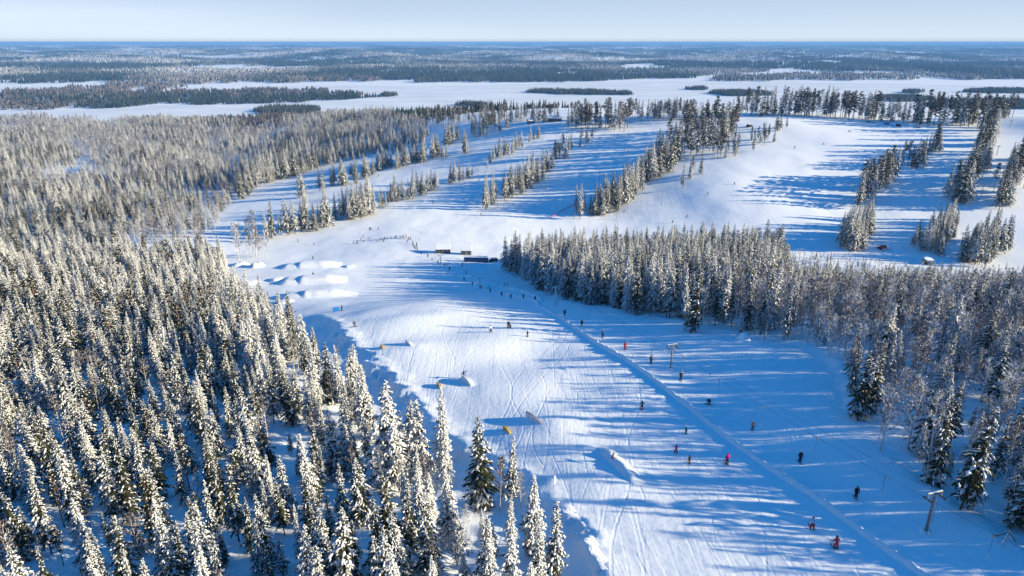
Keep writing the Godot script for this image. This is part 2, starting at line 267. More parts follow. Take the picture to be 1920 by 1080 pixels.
	tree_row("pine", [Vector3(35.6, 15.1, -565.1), Vector3(38.5, 13.3, -562.6), Vector3(41.0, 17.0, -567.9), Vector3(44.6, 13.5, -574.6), Vector3(50.9, 15.6, -587.0), Vector3(60.1, 14.0, -599.0), Vector3(65.8, 12.3, -610.5), Vector3(70.9, 13.4, -614.2), Vector3(47.7, 13.7, -581.5)], "spruce in the upper end of the middle row")
	tree_row("spruce", [Vector3(44.1, 20.8, -433.2), Vector3(42.9, 19.0, -444.2), Vector3(47.7, 14.6, -445.6)], "spruce in the group of three by the pink net")
	tree_row("spruce", [Vector3(55.3, 21.8, -440.7), Vector3(57.9, 19.6, -442.1), Vector3(61.5, 27.8, -445.1), Vector3(63.9, 18.2, -444.6), Vector3(66.7, 22.7, -447.4), Vector3(70.0, 21.3, -448.2), Vector3(72.9, 19.2, -450.9), Vector3(75.8, 23.0, -454.2), Vector3(78.6, 26.0, -455.9), Vector3(82.0, 22.5, -461.7), Vector3(85.1, 24.2, -467.6), Vector3(89.9, 22.9, -475.0), Vector3(95.7, 21.7, -482.5), Vector3(100.2, 24.1, -486.8), Vector3(106.7, 24.5, -495.3), Vector3(111.5, 21.5, -500.5), Vector3(117.1, 23.9, -503.0), Vector3(61.0, 19.2, -450.5), Vector3(68.6, 20.7, -453.9), Vector3(76.2, 21.8, -462.0), Vector3(82.3, 20.5, -468.7), Vector3(89.6, 19.3, -482.2), Vector3(95.5, 21.9, -490.2), Vector3(105.1, 19.9, -501.2)], "spruce in the long dense row beside the wide run")
	tree_row("pine", [Vector3(125.4, 28.7, -519.6), Vector3(131.7, 30.6, -526.2), Vector3(138.5, 27.6, -532.8), Vector3(141.3, 29.9, -527.8), Vector3(148.7, 29.4, -536.1), Vector3(154.3, 32.0, -538.5), Vector3(159.5, 30.4, -539.4), Vector3(164.5, 29.8, -545.7), Vector3(171.2, 28.5, -554.8), Vector3(178.3, 32.3, -561.9), Vector3(184.5, 31.0, -571.5), Vector3(141.2, 30.3, -553.4), Vector3(151.0, 31.4, -558.8), Vector3(162.6, 31.0, -570.7), Vector3(173.7, 30.5, -579.4), Vector3(184.3, 30.0, -589.0), Vector3(151.3, 28.7, -577.9), Vector3(164.0, 30.3, -593.4), Vector3(174.6, 29.6, -599.2), Vector3(132.7, 26.4, -543.5), Vector3(124.4, 25.0, -530.2), Vector3(118.8, 26.6, -526.5), Vector3(113.4, 23.8, -519.7), Vector3(126.4, 25.9, -551.1), Vector3(134.6, 25.4, -561.5), Vector3(145.6, 27.1, -581.7), Vector3(156.2, 31.1, -570.9), Vector3(161.1, 30.4, -556.6), Vector3(174.9, 29.2, -571.1), Vector3(189.8, 29.3, -594.1), Vector3(113.3, 20.9, -529.6), Vector3(107.8, 21.4, -519.6), Vector3(103.3, 19.5, -513.0)], "pine in the thick stand climbing to the ridge")
	tree_row("pine", [Vector3(126.3, 13.0, -477.7), Vector3(133.1, 15.3, -481.5), Vector3(116.4, 15.6, -461.0), Vector3(154.1, 14.6, -515.1), Vector3(158.2, 12.3, -519.9), Vector3(167.0, 16.3, -519.8), Vector3(171.5, 14.8, -522.9), Vector3(163.4, 14.0, -524.2)], "thin snowy pine at the open edge of the wide run")
	tree_row("pine", [Vector3(193.1, 13.5, -542.6), Vector3(198.3, 15.3, -547.3), Vector3(204.0, 11.1, -551.9), Vector3(219.4, 16.0, -575.8), Vector3(224.9, 10.8, -583.7), Vector3(229.9, 9.9, -583.0), Vector3(183.5, 10.7, -524.0), Vector3(191.8, 10.4, -555.9)], "small pine on the sunny shoulder at the top")
	tree_row("pine", [Vector3(277.8, 16.7, -479.9), Vector3(280.9, 18.8, -475.1), Vector3(285.0, 15.2, -479.5), Vector3(289.6, 16.1, -484.0), Vector3(299.8, 17.2, -496.3), Vector3(304.1, 15.7, -499.3), Vector3(310.9, 18.2, -506.1), Vector3(314.1, 15.1, -508.3), Vector3(295.1, 15.5, -491.0)], "pine in the upper clump between the two right runs")
	tree_row("pine", [Vector3(216.1, 20.6, -418.9), Vector3(219.0, 22.8, -421.7), Vector3(224.8, 22.3, -428.8), Vector3(229.4, 23.2, -433.0), Vector3(238.5, 21.6, -446.4), Vector3(240.7, 25.7, -442.9), Vector3(245.9, 23.8, -448.8), Vector3(252.9, 21.9, -454.7), Vector3(257.7, 20.5, -457.5), Vector3(255.4, 21.2, -457.8), Vector3(237.3, 21.3, -440.0), Vector3(243.8, 20.9, -447.4)], "pine in the middle clump between the two right runs")
	tree_row("spruce", [Vector3(184.2, 19.1, -363.9), Vector3(184.6, 20.8, -360.3), Vector3(187.0, 22.0, -361.1), Vector3(190.7, 19.8, -365.4), Vector3(196.0, 18.2, -372.2), Vector3(201.6, 19.1, -379.0), Vector3(206.5, 16.8, -385.7), Vector3(215.6, 14.6, -401.1), Vector3(194.2, 16.7, -367.0), Vector3(189.6, 18.6, -368.1), Vector3(196.8, 19.0, -376.5), Vector3(207.9, 16.3, -390.7)], "snowy spruce in the lowest clump between the two right runs")
	tree_row("pine", [Vector3(277.1, 24.0, -422.1), Vector3(278.0, 25.9, -418.9), Vector3(279.3, 24.5, -417.1), Vector3(285.7, 26.9, -425.0), Vector3(293.3, 28.0, -434.5), Vector3(301.4, 29.2, -444.4), Vector3(309.0, 29.0, -453.9), Vector3(318.7, 29.6, -466.7), Vector3(331.4, 31.2, -483.0), Vector3(344.1, 30.6, -500.1), Vector3(356.3, 30.6, -516.7), Vector3(366.9, 28.9, -531.0), Vector3(284.1, 24.2, -426.9), Vector3(294.9, 26.1, -439.0), Vector3(305.4, 26.7, -452.7), Vector3(324.1, 29.4, -477.0), Vector3(335.5, 28.6, -492.2), Vector3(352.1, 28.9, -514.3), Vector3(371.7, 27.8, -543.2), Vector3(373.1, 27.4, -553.5), Vector3(388.7, 26.5, -573.6), Vector3(385.9, 26.1, -562.2)], "tall pine in the dark row up the right side")
	tree_row("spruce", [Vector3(223.6, 13.3, -356.8), Vector3(224.2, 14.5, -354.2), Vector3(227.7, 13.9, -356.8), Vector3(234.1, 15.4, -365.0), Vector3(238.5, 14.3, -369.6), Vector3(242.8, 15.1, -374.1), Vector3(247.0, 14.6, -378.4), Vector3(253.0, 14.1, -385.4), Vector3(260.0, 14.4, -393.5), Vector3(232.0, 13.5, -363.4), Vector3(242.5, 14.5, -375.7), Vector3(251.9, 14.1, -385.6), Vector3(257.3, 13.0, -390.9)], "snowy spruce in the short row above the small hut")
	tree_row("spruce", [Vector3(236.9, 19.2, -339.3), Vector3(236.5, 20.8, -335.6), Vector3(236.2, 20.0, -331.7), Vector3(237.7, 19.4, -330.7), Vector3(244.6, 18.6, -337.4), Vector3(252.0, 19.5, -345.9), Vector3(263.0, 18.9, -359.6), Vector3(268.6, 17.9, -366.6), Vector3(244.7, 19.5, -346.3), Vector3(246.6, 19.4, -342.8), Vector3(256.5, 18.1, -353.9)], "spruce in the lower clump at the right lift lane")
	tree_row("pine", [Vector3(295.2, 18.0, -408.4), Vector3(296.4, 20.0, -406.8), Vector3(300.6, 20.8, -410.5), Vector3(307.7, 20.4, -418.3), Vector3(315.6, 22.8, -427.9), Vector3(324.9, 24.7, -439.0), Vector3(335.0, 25.9, -451.6), Vector3(345.5, 25.8, -464.5), Vector3(355.3, 27.1, -476.3), Vector3(302.7, 19.6, -416.1), Vector3(310.1, 19.9, -424.0), Vector3(323.1, 21.8, -438.3), Vector3(347.3, 24.5, -468.4), Vector3(360.8, 26.5, -480.1)], "pine in the row along the right edge of the picture")
	tree_row("pine", [Vector3(224.5, 22.6, -670.7), Vector3(223.6, 20.1, -655.7), Vector3(229.8, 23.2, -659.3), Vector3(232.4, 24.8, -649.4), Vector3(238.5, 19.1, -658.3), Vector3(240.0, 22.8, -648.6), Vector3(248.2, 26.4, -663.2), Vector3(253.4, 25.2, -658.1), Vector3(257.7, 24.0, -653.5), Vector3(265.9, 22.2, -659.2), Vector3(265.1, 25.8, -649.6), Vector3(273.3, 23.1, -655.2), Vector3(276.8, 23.8, -646.7), Vector3(282.9, 21.9, -651.9), Vector3(290.8, 25.0, -652.8), Vector3(292.6, 26.6, -644.4), Vector3(294.1, 22.4, -636.8), Vector3(302.3, 24.7, -645.1), Vector3(306.1, 23.4, -637.4), Vector3(307.6, 27.1, -630.2), Vector3(312.3, 24.2, -630.1), Vector3(314.7, 22.0, -623.1), Vector3(323.5, 24.1, -629.4), Vector3(322.9, 25.8, -622.4), Vector3(328.3, 21.9, -621.8), Vector3(330.4, 20.8, -614.8), Vector3(335.7, 18.9, -614.1), Vector3(342.9, 18.1, -619.9), Vector3(346.1, 19.8, -612.6)], "pine in the open line along the ridge top")
	tree_row("pine", [Vector3(344.9, 23.1, -600.1), Vector3(341.6, 25.4, -589.2), Vector3(348.2, 20.1, -593.8), Vector3(355.9, 24.9, -598.6), Vector3(355.1, 25.3, -587.5), Vector3(364.5, 23.9, -597.6), Vector3(361.9, 27.1, -587.0), Vector3(368.7, 24.6, -591.7), Vector3(370.0, 26.2, -586.3), Vector3(378.6, 27.5, -595.5), Vector3(373.6, 27.8, -581.0), Vector3(382.3, 27.2, -589.6), Vector3(380.1, 28.6, -580.2), Vector3(388.4, 27.1, -588.0), Vector3(386.4, 26.8, -578.9), Vector3(399.2, 25.6, -593.8), Vector3(416.5, 17.5, -600.1), Vector3(422.6, 18.5, -602.6), Vector3(425.1, 19.3, -599.7), Vector3(431.2, 18.5, -603.5)], "pine in the dense line along the ridge on the right")
	tree_row("birch", [Vector3(231.7, 22.5, -669.5), Vector3(241.4, 20.1, -658.1), Vector3(256.5, 23.2, -658.3), Vector3(267.2, 20.9, -649.9), Vector3(285.5, 22.0, -652.2), Vector3(295.7, 23.7, -644.7), Vector3(302.1, 23.4, -637.3), Vector3(315.1, 19.3, -629.9), Vector3(325.6, 21.0, -622.1), Vector3(333.0, 17.9, -614.4)], "thin bare birch among the ridge pines")
	tree_row("pine", [Vector3(52.4, 22.1, -651.9), Vector3(56.1, 20.2, -654.5), Vector3(59.6, 23.0, -648.2), Vector3(64.9, 21.1, -652.3), Vector3(68.1, 21.9, -644.5), Vector3(72.7, 20.1, -650.6), Vector3(76.2, 23.7, -641.1), Vector3(81.5, 21.9, -645.2), Vector3(85.5, 24.6, -637.4), Vector3(90.6, 22.8, -643.3), Vector3(93.1, 24.4, -632.3), Vector3(98.5, 23.6, -636.3), Vector3(101.5, 25.3, -630.3), Vector3(105.8, 22.7, -639.8), Vector3(63.4, 20.4, -663.9), Vector3(71.2, 19.5, -666.2), Vector3(79.8, 20.3, -660.5), Vector3(89.4, 21.2, -656.7), Vector3(98.8, 21.1, -652.8)], "pine in the dark block on the ridge behind the far runs")
	tree_row("pine", [Vector3(-31.3, 17.2, -746.5), Vector3(-25.2, 19.1, -732.1), Vector3(-19.6, 18.0, -732.9), Vector3(-13.2, 16.6, -719.3), Vector3(-7.7, 19.9, -720.3), Vector3(-1.6, 18.5, -708.5), Vector3(4.3, 16.3, -709.2), Vector3(8.6, 17.2, -700.0), Vector3(15.0, 18.3, -700.6), Vector3(21.1, 19.1, -690.8), Vector3(27.4, 17.0, -691.8), Vector3(31.3, 17.9, -684.4), Vector3(38.2, 15.8, -685.5), Vector3(44.8, 16.8, -682.3), Vector3(117.6, 17.5, -670.5), Vector3(122.7, 18.4, -664.4), Vector3(129.3, 17.4, -667.6), Vector3(134.2, 19.3, -661.1), Vector3(140.8, 17.3, -664.1), Vector3(145.4, 18.2, -657.3), Vector3(152.0, 18.2, -660.1), Vector3(156.4, 19.0, -652.8), Vector3(163.0, 17.1, -655.5), Vector3(167.1, 17.9, -647.8)], "pine in the thin line along the ridge")
	tree_row("birch", [Vector3(-28.2, 15.9, -739.1), Vector3(-11.0, 15.5, -720.3), Vector3(6.5, 15.1, -704.5), Vector3(23.8, 15.9, -691.6), Vector3(41.7, 14.7, -683.7), Vector3(119.7, 16.4, -667.5), Vector3(131.8, 16.3, -664.3), Vector3(137.5, 17.3, -662.6), Vector3(143.1, 17.2, -660.7), Vector3(148.7, 16.2, -658.6), Vector3(154.2, 17.1, -656.4), Vector3(159.7, 17.1, -654.1), Vector3(165.0, 17.0, -651.7), Vector3(170.1, 16.9, -646.3), Vector3(173.2, 17.7, -639.0), Vector3(176.6, 18.4, -631.6)], "bare birch in the thin line along the ridge")
	tree_row("pine", [Vector3(-118.8, 17.3, -864.6), Vector3(-106.8, 17.7, -821.8), Vector3(-96.9, 18.3, -792.0), Vector3(-86.7, 18.9, -765.0), Vector3(-81.5, 20.2, -772.2), Vector3(-73.4, 18.5, -748.7), Vector3(-67.6, 19.6, -748.2), Vector3(-62.4, 17.4, -755.3), Vector3(-57.1, 16.4, -763.2), Vector3(-52.6, 17.6, -765.1), Vector3(-46.7, 16.4, -765.6), Vector3(-97.9, 16.5, -827.0), Vector3(-89.2, 16.4, -823.4), Vector3(-75.2, 17.1, -794.4), Vector3(-62.4, 16.9, -785.8), Vector3(-40.9, 17.1, -743.3), Vector3(-79.0, 18.1, -783.6), Vector3(-67.6, 17.9, -776.5)], "pine at the ridge end above the shaded runs")
	tree_row("birch", [Vector3(-146.3, 21.0, -349.2), Vector3(-147.3, 19.4, -354.7), Vector3(-144.0, 20.3, -359.9), Vector3(-140.8, 17.6, -354.3), Vector3(-140.2, 22.1, -358.3), Vector3(-138.2, 15.3, -356.8), Vector3(-137.4, 12.9, -359.4), Vector3(-133.0, 10.3, -353.7), Vector3(-142.4, 12.1, -351.7)], "bare birch in the thin group beside the first snow jump")


class Shape:
	var v := PackedVector3Array()
	var n := PackedVector3Array()
	var c := PackedColorArray()
	func tri(a: Vector3, b: Vector3, d: Vector3, na: Vector3, nb: Vector3, nd: Vector3, col: Color) -> void:
		if (d - a).cross(b - a).dot(na + nb + nd) < 0.0:
			v.append(a); v.append(d); v.append(b)
			n.append(na); n.append(nd); n.append(nb)
		else:
			v.append(a); v.append(b); v.append(d)
			n.append(na); n.append(nb); n.append(nd)
		c.append(col); c.append(col); c.append(col)
	func flat(a: Vector3, b: Vector3, d: Vector3, up: Vector3, col: Color) -> void:
		var f := (d - a).cross(b - a).normalized()
		if f.dot(up) < 0.0:
			f = -f
		tri(a, b, d, f, f, f, col)
	func quad(a: Vector3, b: Vector3, d: Vector3, e: Vector3, up: Vector3, col: Color) -> void:
		flat(a, b, d, up, col)
		flat(a, d, e, up, col)
	func blade(a: Vector3, b: Vector3, tip: Vector3, soft: Vector3, col: Color) -> void:
		var f := (tip - a).cross(b - a).normalized()
		if f.dot(soft) < 0.0:
			f = -f
		var m := (f + soft * 0.8).normalized()
		tri(a, b, tip, m, m, m, col)
	func lump(o: Vector3, x: Vector3, y: Vector3, z: Vector3, col: Color) -> void:
		var p := [o + x, o - x, o + y, o - y * 0.5, o + z, o - z]
		var q := [x.normalized(), -x.normalized(), y.normalized(), -y.normalized(), z.normalized(), -z.normalized()]
		for i in [0, 1]:
			for j in [2, 3]:
				for k in [4, 5]:
					tri(p[i], p[j], p[k], q[i], q[j], q[k], col)
	func tube(a: Vector3, b: Vector3, ra: float, rb: float, sides: int, col: Color, capped := false) -> void:
		var d := (b - a).normalized()
		var s := d.cross(Vector3.UP if absf(d.y) < 0.9 else Vector3.RIGHT).normalized()
		var t := d.cross(s)
		for k in sides:
			var a0 := TAU * k / sides
			var a1 := TAU * (k + 1) / sides
			var n0 := s * cos(a0) + t * sin(a0)
			var n1 := s * cos(a1) + t * sin(a1)
			tri(a + n0 * ra, a + n1 * ra, b + n1 * rb, n0, n1, n1, col)
			tri(a + n0 * ra, b + n1 * rb, b + n0 * rb, n0, n1, n0, col)
			if capped:
				tri(b, b + n0 * rb, b + n1 * rb, d, d, d, col)
				tri(a, a + n0 * ra, a + n1 * ra, -d, -d, -d, col)
	func box(o: Vector3, size: Vector3, col: Color, turn := Basis(), bevel := 0.0) -> void:
		var h := size / 2
		var e := minf(bevel, minf(h.x, minf(h.y, h.z)) * 0.6)
		var at := func(x: float, y: float, z: float) -> Vector3: return o + turn * Vector3(x, y, z)
		for ax in 3:
			for sg in [-1.0, 1.0]:
				var nrm := Vector3.ZERO
				nrm[ax] = sg
				var u := (ax + 1) % 3
				var w := (ax + 2) % 3
				var q: Array[Vector3] = []
				for k in [[-1, -1], [1, -1], [1, 1], [-1, 1]]:
					var p := Vector3.ZERO
					p[ax] = sg * h[ax]
					p[u] = k[0] * (h[u] - e)
					p[w] = k[1] * (h[w] - e)
					q.append(at.call(p.x, p.y, p.z))
				quad(q[0], q[1], q[2], q[3], turn * nrm, col)
		if e > 0.0:
			for ax in 3:
				var u := (ax + 1) % 3
				var w := (ax + 2) % 3
				for su in [-1.0, 1.0]:
					for sw in [-1.0, 1.0]:
						var q: Array[Vector3] = []
						for k in [[-1, 0], [1, 0], [1, 1], [-1, 1]]:
							var p := Vector3.ZERO
							p[ax] = k[0] * (h[ax] - e)
							p[u] = su * (h[u] - (e if k[1] == 1 else 0.0))
							p[w] = sw * (h[w] - (0.0 if k[1] == 1 else e))
							q.append(at.call(p.x, p.y, p.z))
						var out := Vector3.ZERO
						out[u] = su
						out[w] = sw
						quad(q[0], q[1], q[2], q[3], turn * out, col)
	func join(other: Shape) -> void:
		v.append_array(other.v)
		n.append_array(other.n)
		c.append_array(other.c)
	func mesh() -> ArrayMesh:
		var a := []
		a.resize(Mesh.ARRAY_MAX)
		a[Mesh.ARRAY_VERTEX] = v
		a[Mesh.ARRAY_NORMAL] = n
		a[Mesh.ARRAY_COLOR] = c
		var m := ArrayMesh.new()
		m.add_surface_from_arrays(Mesh.PRIMITIVE_TRIANGLES, a)
		return m


func _ready() -> void:
	var cam := Camera3D.new()
	cam.name = "camera"
	cam.position = EYE
	cam.rotation_degrees.x = TILT
	cam.fov = LENS
	cam.near = 1.0
	cam.far = 90000.0
	add_child(cam)
	cam.current = true
	sight = cam.transform.affine_inverse()

	var world := WorldEnvironment.new()
	world.name = "air_and_sky"
	var env := Environment.new()
	env.background_mode = Environment.BG_SKY
	var sky := Sky.new()
	var air := ProceduralSkyMaterial.new()
	air.sky_top_color = lin(0.0, 0.172, 0.55)
	air.sky_horizon_color = lin(0.66, 0.78, 0.885)
	air.sky_curve = 0.105
	air.energy_multiplier = 0.51
	air.ground_bottom_color = lin(0.3, 0.36, 0.46)
	air.ground_horizon_color = lin(0.5, 0.6, 0.72)
	air.sun_angle_max = 8.0
	air.sky_cover = thin_cloud()
	air.sky_cover_modulate = Color(1, 1, 1, 1)
	sky.sky_material = air
	env.sky = sky
	env.tonemap_mode = Environment.TONE_MAPPER_LINEAR
	env.tonemap_exposure = 2.12
	env.sdfgi_enabled = true
	env.ssao_enabled = true
	env.ssil_enabled = true
	env.fog_enabled = true
	env.fog_density = 0.00008
	env.fog_light_color = Color(0.5, 0.73, 1.0)
	world.environment = env
	add_child(world)

	var sun := DirectionalLight3D.new()
	sun.name = "sun"
	sun.light_color = Color.from_rgba8(255, 241, 205)
	sun.light_energy = 1.6
	sun.light_angular_distance = 0.5
	sun.shadow_enabled = true
	add_child(sun)
	sun.look_at_from_position(Vector3.ZERO, -sun_towards(), Vector3.UP)

	rng.seed = 71
	setup()
	ground_sheet()
	waters()
	banks()
	woods()
	rows()
	special_trees()
	plant_trees()
	far_woods()
	jumps()
	lift()
	buildings()
	park()
	small_things()
	crowd()


func sun_towards() -> Vector3:
	var high := deg_to_rad(15.5)
	var behind := deg_to_rad(8.0)
	return Vector3(cos(high) * cos(behind), sin(high), cos(high) * sin(behind))


func lin(r: float, g: float, b: float) -> Color:
	return Color(r, g, b).linear_to_srgb()


func thin_cloud() -> Texture2D:
	# faint streaks of high haze, wider than tall
	var im := Image.create(1024, 512, false, Image.FORMAT_RGBA8)
	var f := FastNoiseLite.new()
	f.seed = 5
	f.frequency = 0.011
	f.fractal_octaves = 4
	for y in 512:
		var up := 90.0 - 180.0 * y / 512.0
		for x in 1024:
			var a := 0.0
			if up > 0.2:
				var band := exp(-pow((up - 1.9) / 1.1, 2.0))
				var k := f.get_noise_2d(x * 0.22, y * 6.0)
				a = clampf(k * 1.4, 0.0, 1.0) * (0.22 * band + 0.12 * exp(-pow((up - 6.0) / 4.0, 2.0)))
			im.set_pixel(x, y, Color(0.95, 0.95, 0.97, a))
	return ImageTexture.create_from_image(im)


# ---------------------------------------------------------------- naming

func numbered(called: String) -> String:
	var k: int = names.get(called, 0)
	names[called] = k + 1
	return called if k == 0 else "%s_%03d" % [called, k]


func thing(called: String, label: String, category: String, at := Vector3.ZERO, turn := 0.0, group := "") -> Node3D:
	var o := Node3D.new()
	o.name = numbered(called)
	o.position = at
	o.rotation.y = turn
	mark(o, label, category, group)
	add_child(o)
	return o


func mark(o: Node3D, label: String, category: String, group := "", kind := "") -> void:
	o.set_meta("label", label)
	o.set_meta("category", category)
	if group:
		o.set_meta("group", group)
	if kind:
		o.set_meta("kind", kind)


func part(called: String, mesh: Mesh, mat: Material, parent: Node3D) -> MeshInstance3D:
	var o := MeshInstance3D.new()
	o.name = called
	o.mesh = mesh
	o.material_override = mat
	o.cast_shadow = GeometryInstance3D.SHADOW_CASTING_SETTING_ON
	var k := 0
	while parent.has_node(NodePath(o.name)):
		k += 1
		o.name = "%s_%03d" % [called, k]
	parent.add_child(o)
	return o


func solo(called: String, mesh: Mesh, mat: Material, label: String, category: String, group := "", kind := "") -> MeshInstance3D:
	var o := MeshInstance3D.new()
	o.name = numbered(called)
	o.mesh = mesh
	o.material_override = mat
	mark(o, label, category, group, kind)
	add_child(o)
	return o


func paint(col: Color, gloss := 0.85, metal := 0.0) -> StandardMaterial3D:
	var m := StandardMaterial3D.new()
	m.albedo_color = col
	m.roughness = gloss
	m.metallic = metal
	m.metallic_specular = 0.3
	return m


# ---------------------------------------------------------------- the lie of the land

func spot(x: float, y: float, z: float) -> void:
	spots.append(Vector3(x, y, z))


func phi(r: float) -> float:
	return r * r * log(r) if r > 1e-9 else 0.0


func setup() -> void:
	left_wood = PackedVector2Array(LEFT_WOOD)
	mid_wood = PackedVector2Array(MID_WOOD)
	right_wood = PackedVector2Array(RIGHT_WOOD)
	lake = PackedVector2Array(LAKE)
	edge_line = PackedVector2Array(SLOPE_EDGE)
	for a in [ISLAND_1, ISLAND_2, ISLAND_3, ISLAND_4, ISLAND_5, ISLAND_6, ISLAND_7, ISLAND_8, ISLAND_9, ISLAND_10]:
		islands.append(PackedVector2Array(a))
	rough.seed = 3
	rough.frequency = 0.17
	rough.fractal_octaves = 3
	swell.seed = 8
	swell.frequency = 0.021
	swell.fractal_octaves = 2
	hills.seed = 12
	hills.frequency = 0.00042
	hills.fractal_octaves = 3
	kinds.seed = 21
	kinds.frequency = 0.006
	kinds.fractal_octaves = 3
	survey()
	# a smooth surface through the surveyed spots (thin plate), solved once
	var n := spots.size()
	var w := n + 3
	var a: Array[PackedFloat64Array] = []
	for i in w:
		var row := PackedFloat64Array()
		row.resize(w + 1)
		if i < n:
			for j in n:
				row[j] = phi(Vector2(spots[i].x - spots[j].x, spots[i].z - spots[j].z).length() / 100.0)
			row[i] += 0.02
			row[n] = 1.0
			row[n + 1] = spots[i].x / 100.0
			row[n + 2] = spots[i].z / 100.0
			row[w] = spots[i].y
		else:
			for j in n:
				row[j] = 1.0 if i == n else (spots[j].x if i == n + 1 else spots[j].z) / 100.0
		a.append(row)
	for i in w:
		var best := i
		for k in range(i + 1, w):
			if absf(a[k][i]) > absf(a[best][i]):
				best = k
		var t := a[i]
		a[i] = a[best]
		a[best] = t
		var pr := a[i]
		for k in range(i + 1, w):
			var f := a[k][i] / pr[i]
			if f != 0.0:
				var r := a[k]
				for j in range(i, w + 1):
					r[j] -= f * pr[j]
				a[k] = r
	var s := PackedFloat64Array()
	s.resize(w)
	for i in range(w - 1, -1, -1):
		var sum := a[i][w]
		for j in range(i + 1, w):
			sum -= a[i][j] * s[j]
		s[i] = sum / a[i][i]
	grid.resize(GX * GZ)
	var px := PackedFloat32Array()
	var pz := PackedFloat32Array()
	for p in spots:
		px.append(p.x / 100.0)
		pz.append(p.z / 100.0)
	for k in GZ:
		var z := (GZ0 + k * CELL) / 100.0
		for i in GX:
			var x := (GX0 + i * CELL) / 100.0
			var y := s[n] + s[n + 1] * x + s[n + 2] * z
			for j in n:
				var dx := x - px[j]
				var dz := z - pz[j]
				var q := dx * dx + dz * dz
				if q > 1e-9:
					y += s[j] * 0.5 * q * log(q)
			grid[k * GX + i] = y


func cubic(a: float, b: float, c: float, d: float, t: float) -> float:
	return b + 0.5 * t * (c - a + t * (2.0 * a - 5.0 * b + 4.0 * c - d + t * (3.0 * (b - c) + d - a)))


func hill(x: float, z: float) -> float:
	var fx := (x - GX0) / CELL
	var fz := (z - GZ0) / CELL
	var i := clampi(int(fx), 1, GX - 3)
	var k := clampi(int(fz), 1, GZ - 3)
	fx = clampf(fx - i, 0.0, 1.0)
	fz = clampf(fz - k, 0.0, 1.0)
	var o := (k - 1) * GX + i - 1
	var r0 := cubic(grid[o], grid[o + 1], grid[o + 2], grid[o + 3], fx)
	o += GX
	var r1 := cubic(grid[o], grid[o + 1], grid[o + 2], grid[o + 3], fx)
	o += GX
	var r2 := cubic(grid[o], grid[o + 1], grid[o + 2], grid[o + 3], fx)
	o += GX
	var r3 := cubic(grid[o], grid[o + 1], grid[o + 2], grid[o + 3], fx)
	return cubic(r0, r1, r2, r3, fz)


func far_land(x: float, z: float) -> float:
	var d := Vector2(x, z).length()
	var amp := smoothstep(3100.0, 8500.0, d)
	if amp <= 0.0:
		return 0.0
	return amp * clampf(16.0 + hills.get_noise_2d(x, z) * 78.0 + minf(d / 1500.0, 14.0) + 12.0 * smoothstep(11000.0, 41000.0, d), 0.0, 92.0)


func base(x: float, z: float) -> float:
	var start := 1350.0 if x < -300.0 else lerpf(1350.0, 1000.0, clampf((x + 300.0) / 300.0, 0.0, 1.0))
	var w := smoothstep(0.0, 320.0, -z - start)
	w = maxf(w, smoothstep(1020.0, 1280.0, absf(x)) if x < 0.0 else smoothstep(700.0, 1050.0, x) * smoothstep(200.0, 500.0, -z))
	if w >= 1.0:
		return far_land(x, z)
	return lerpf(maxf(hill(x, z), 0.0), far_land(x, z), w)


func past_edge(x: float, z: float) -> float:
	# distance beyond the slope's left edge; negative on the slope itself
	var p := Vector2(x, z)
	var best := 1e9
	var side := 0.0
	for i in edge_line.size() - 1:
		var a := edge_line[i]
		var b := edge_line[i + 1]
		var d := Geometry2D.get_closest_point_to_segment(p, a, b).distance_to(p)
		if d < best:
			best = d
			side = (b - a).cross(p - a)
	return best if side > 0.0 else -best


func edge_drop(x: float, z: float) -> float:
	# how far the ground has fallen away past the left edge of the slope
	if x > 45.0 or x < -110.0 or z < -215.0 or z > -30.0:
		return 0.0
	var p := Vector2(x, z)
	var best := 1e9
	var side := 0.0
	p += Vector2(rough.get_noise_2d(x * 1.3 + 50.0, z * 1.3), rough.get_noise_2d(x * 1.3, z * 1.3 + 90.0)) * 2.6
	for i in edge_line.size() - 1:
		var a := edge_line[i]
		var b := edge_line[i + 1]
		var q := Geometry2D.get_closest_point_to_segment(p, a, b)
		var d := q.distance_to(p)
		if d < best:
			best = d
			side = (b - a).cross(p - a)
	var fade := smoothstep(-205.0, -170.0, -absf(z))
	fade = 1.0 - smoothstep(165.0, 195.0, -z)
	if side < 0.0:
		return 0.3 * (1.0 - smoothstep(0.3, 3.5, best)) * fade
	return (0.3 * (1.0 - smoothstep(0.0, 0.8, best)) - (1.35 + 0.9 * swell.get_noise_2d(x * 1.7, z * 1.7)) * smoothstep(0.0, 2.8, best) * (1.0 - smoothstep(6.0, 22.0, best))) * fade


const HUMPS := []


func ground(x: float, z: float) -> float:
	var y := base(x, z)
	var far := Vector2(x, z).length()
	if far > 900.0:
		return y
	var p := Vector2(x, z)
	if far < 480.0 and (Geometry2D.is_point_in_polygon(p, left_wood) or Geometry2D.is_point_in_polygon(p, right_wood)):
		y += rough.get_noise_2d(x, z) * 0.55 + swell.get_noise_2d(x * 2.0, z * 2.0) * 0.8
		return y + edge_drop(x, z)
	y += swell.get_noise_2d(x, z * 0.7) * lerpf(0.8, 0.45, smoothstep(200.0, 400.0, far))
	y += rough.get_noise_2d(x * 0.5, z * 0.35) * 0.10
	if far < 330.0:
		for h in humps:
			var dx: float = x - h[0]
			var dz: float = z - h[1]
			if absf(dx) < 20.0 and absf(dz) < 30.0:
				var c: float = cos(h[5])
				var s: float = sin(h[5])
				var u := (dx * c - dz * s) / float(h[2])
				var w := (dx * s + dz * c) / float(h[3])
				y += float(h[4]) * exp(-u * u - w * w)
	return y + edge_drop(x, z)


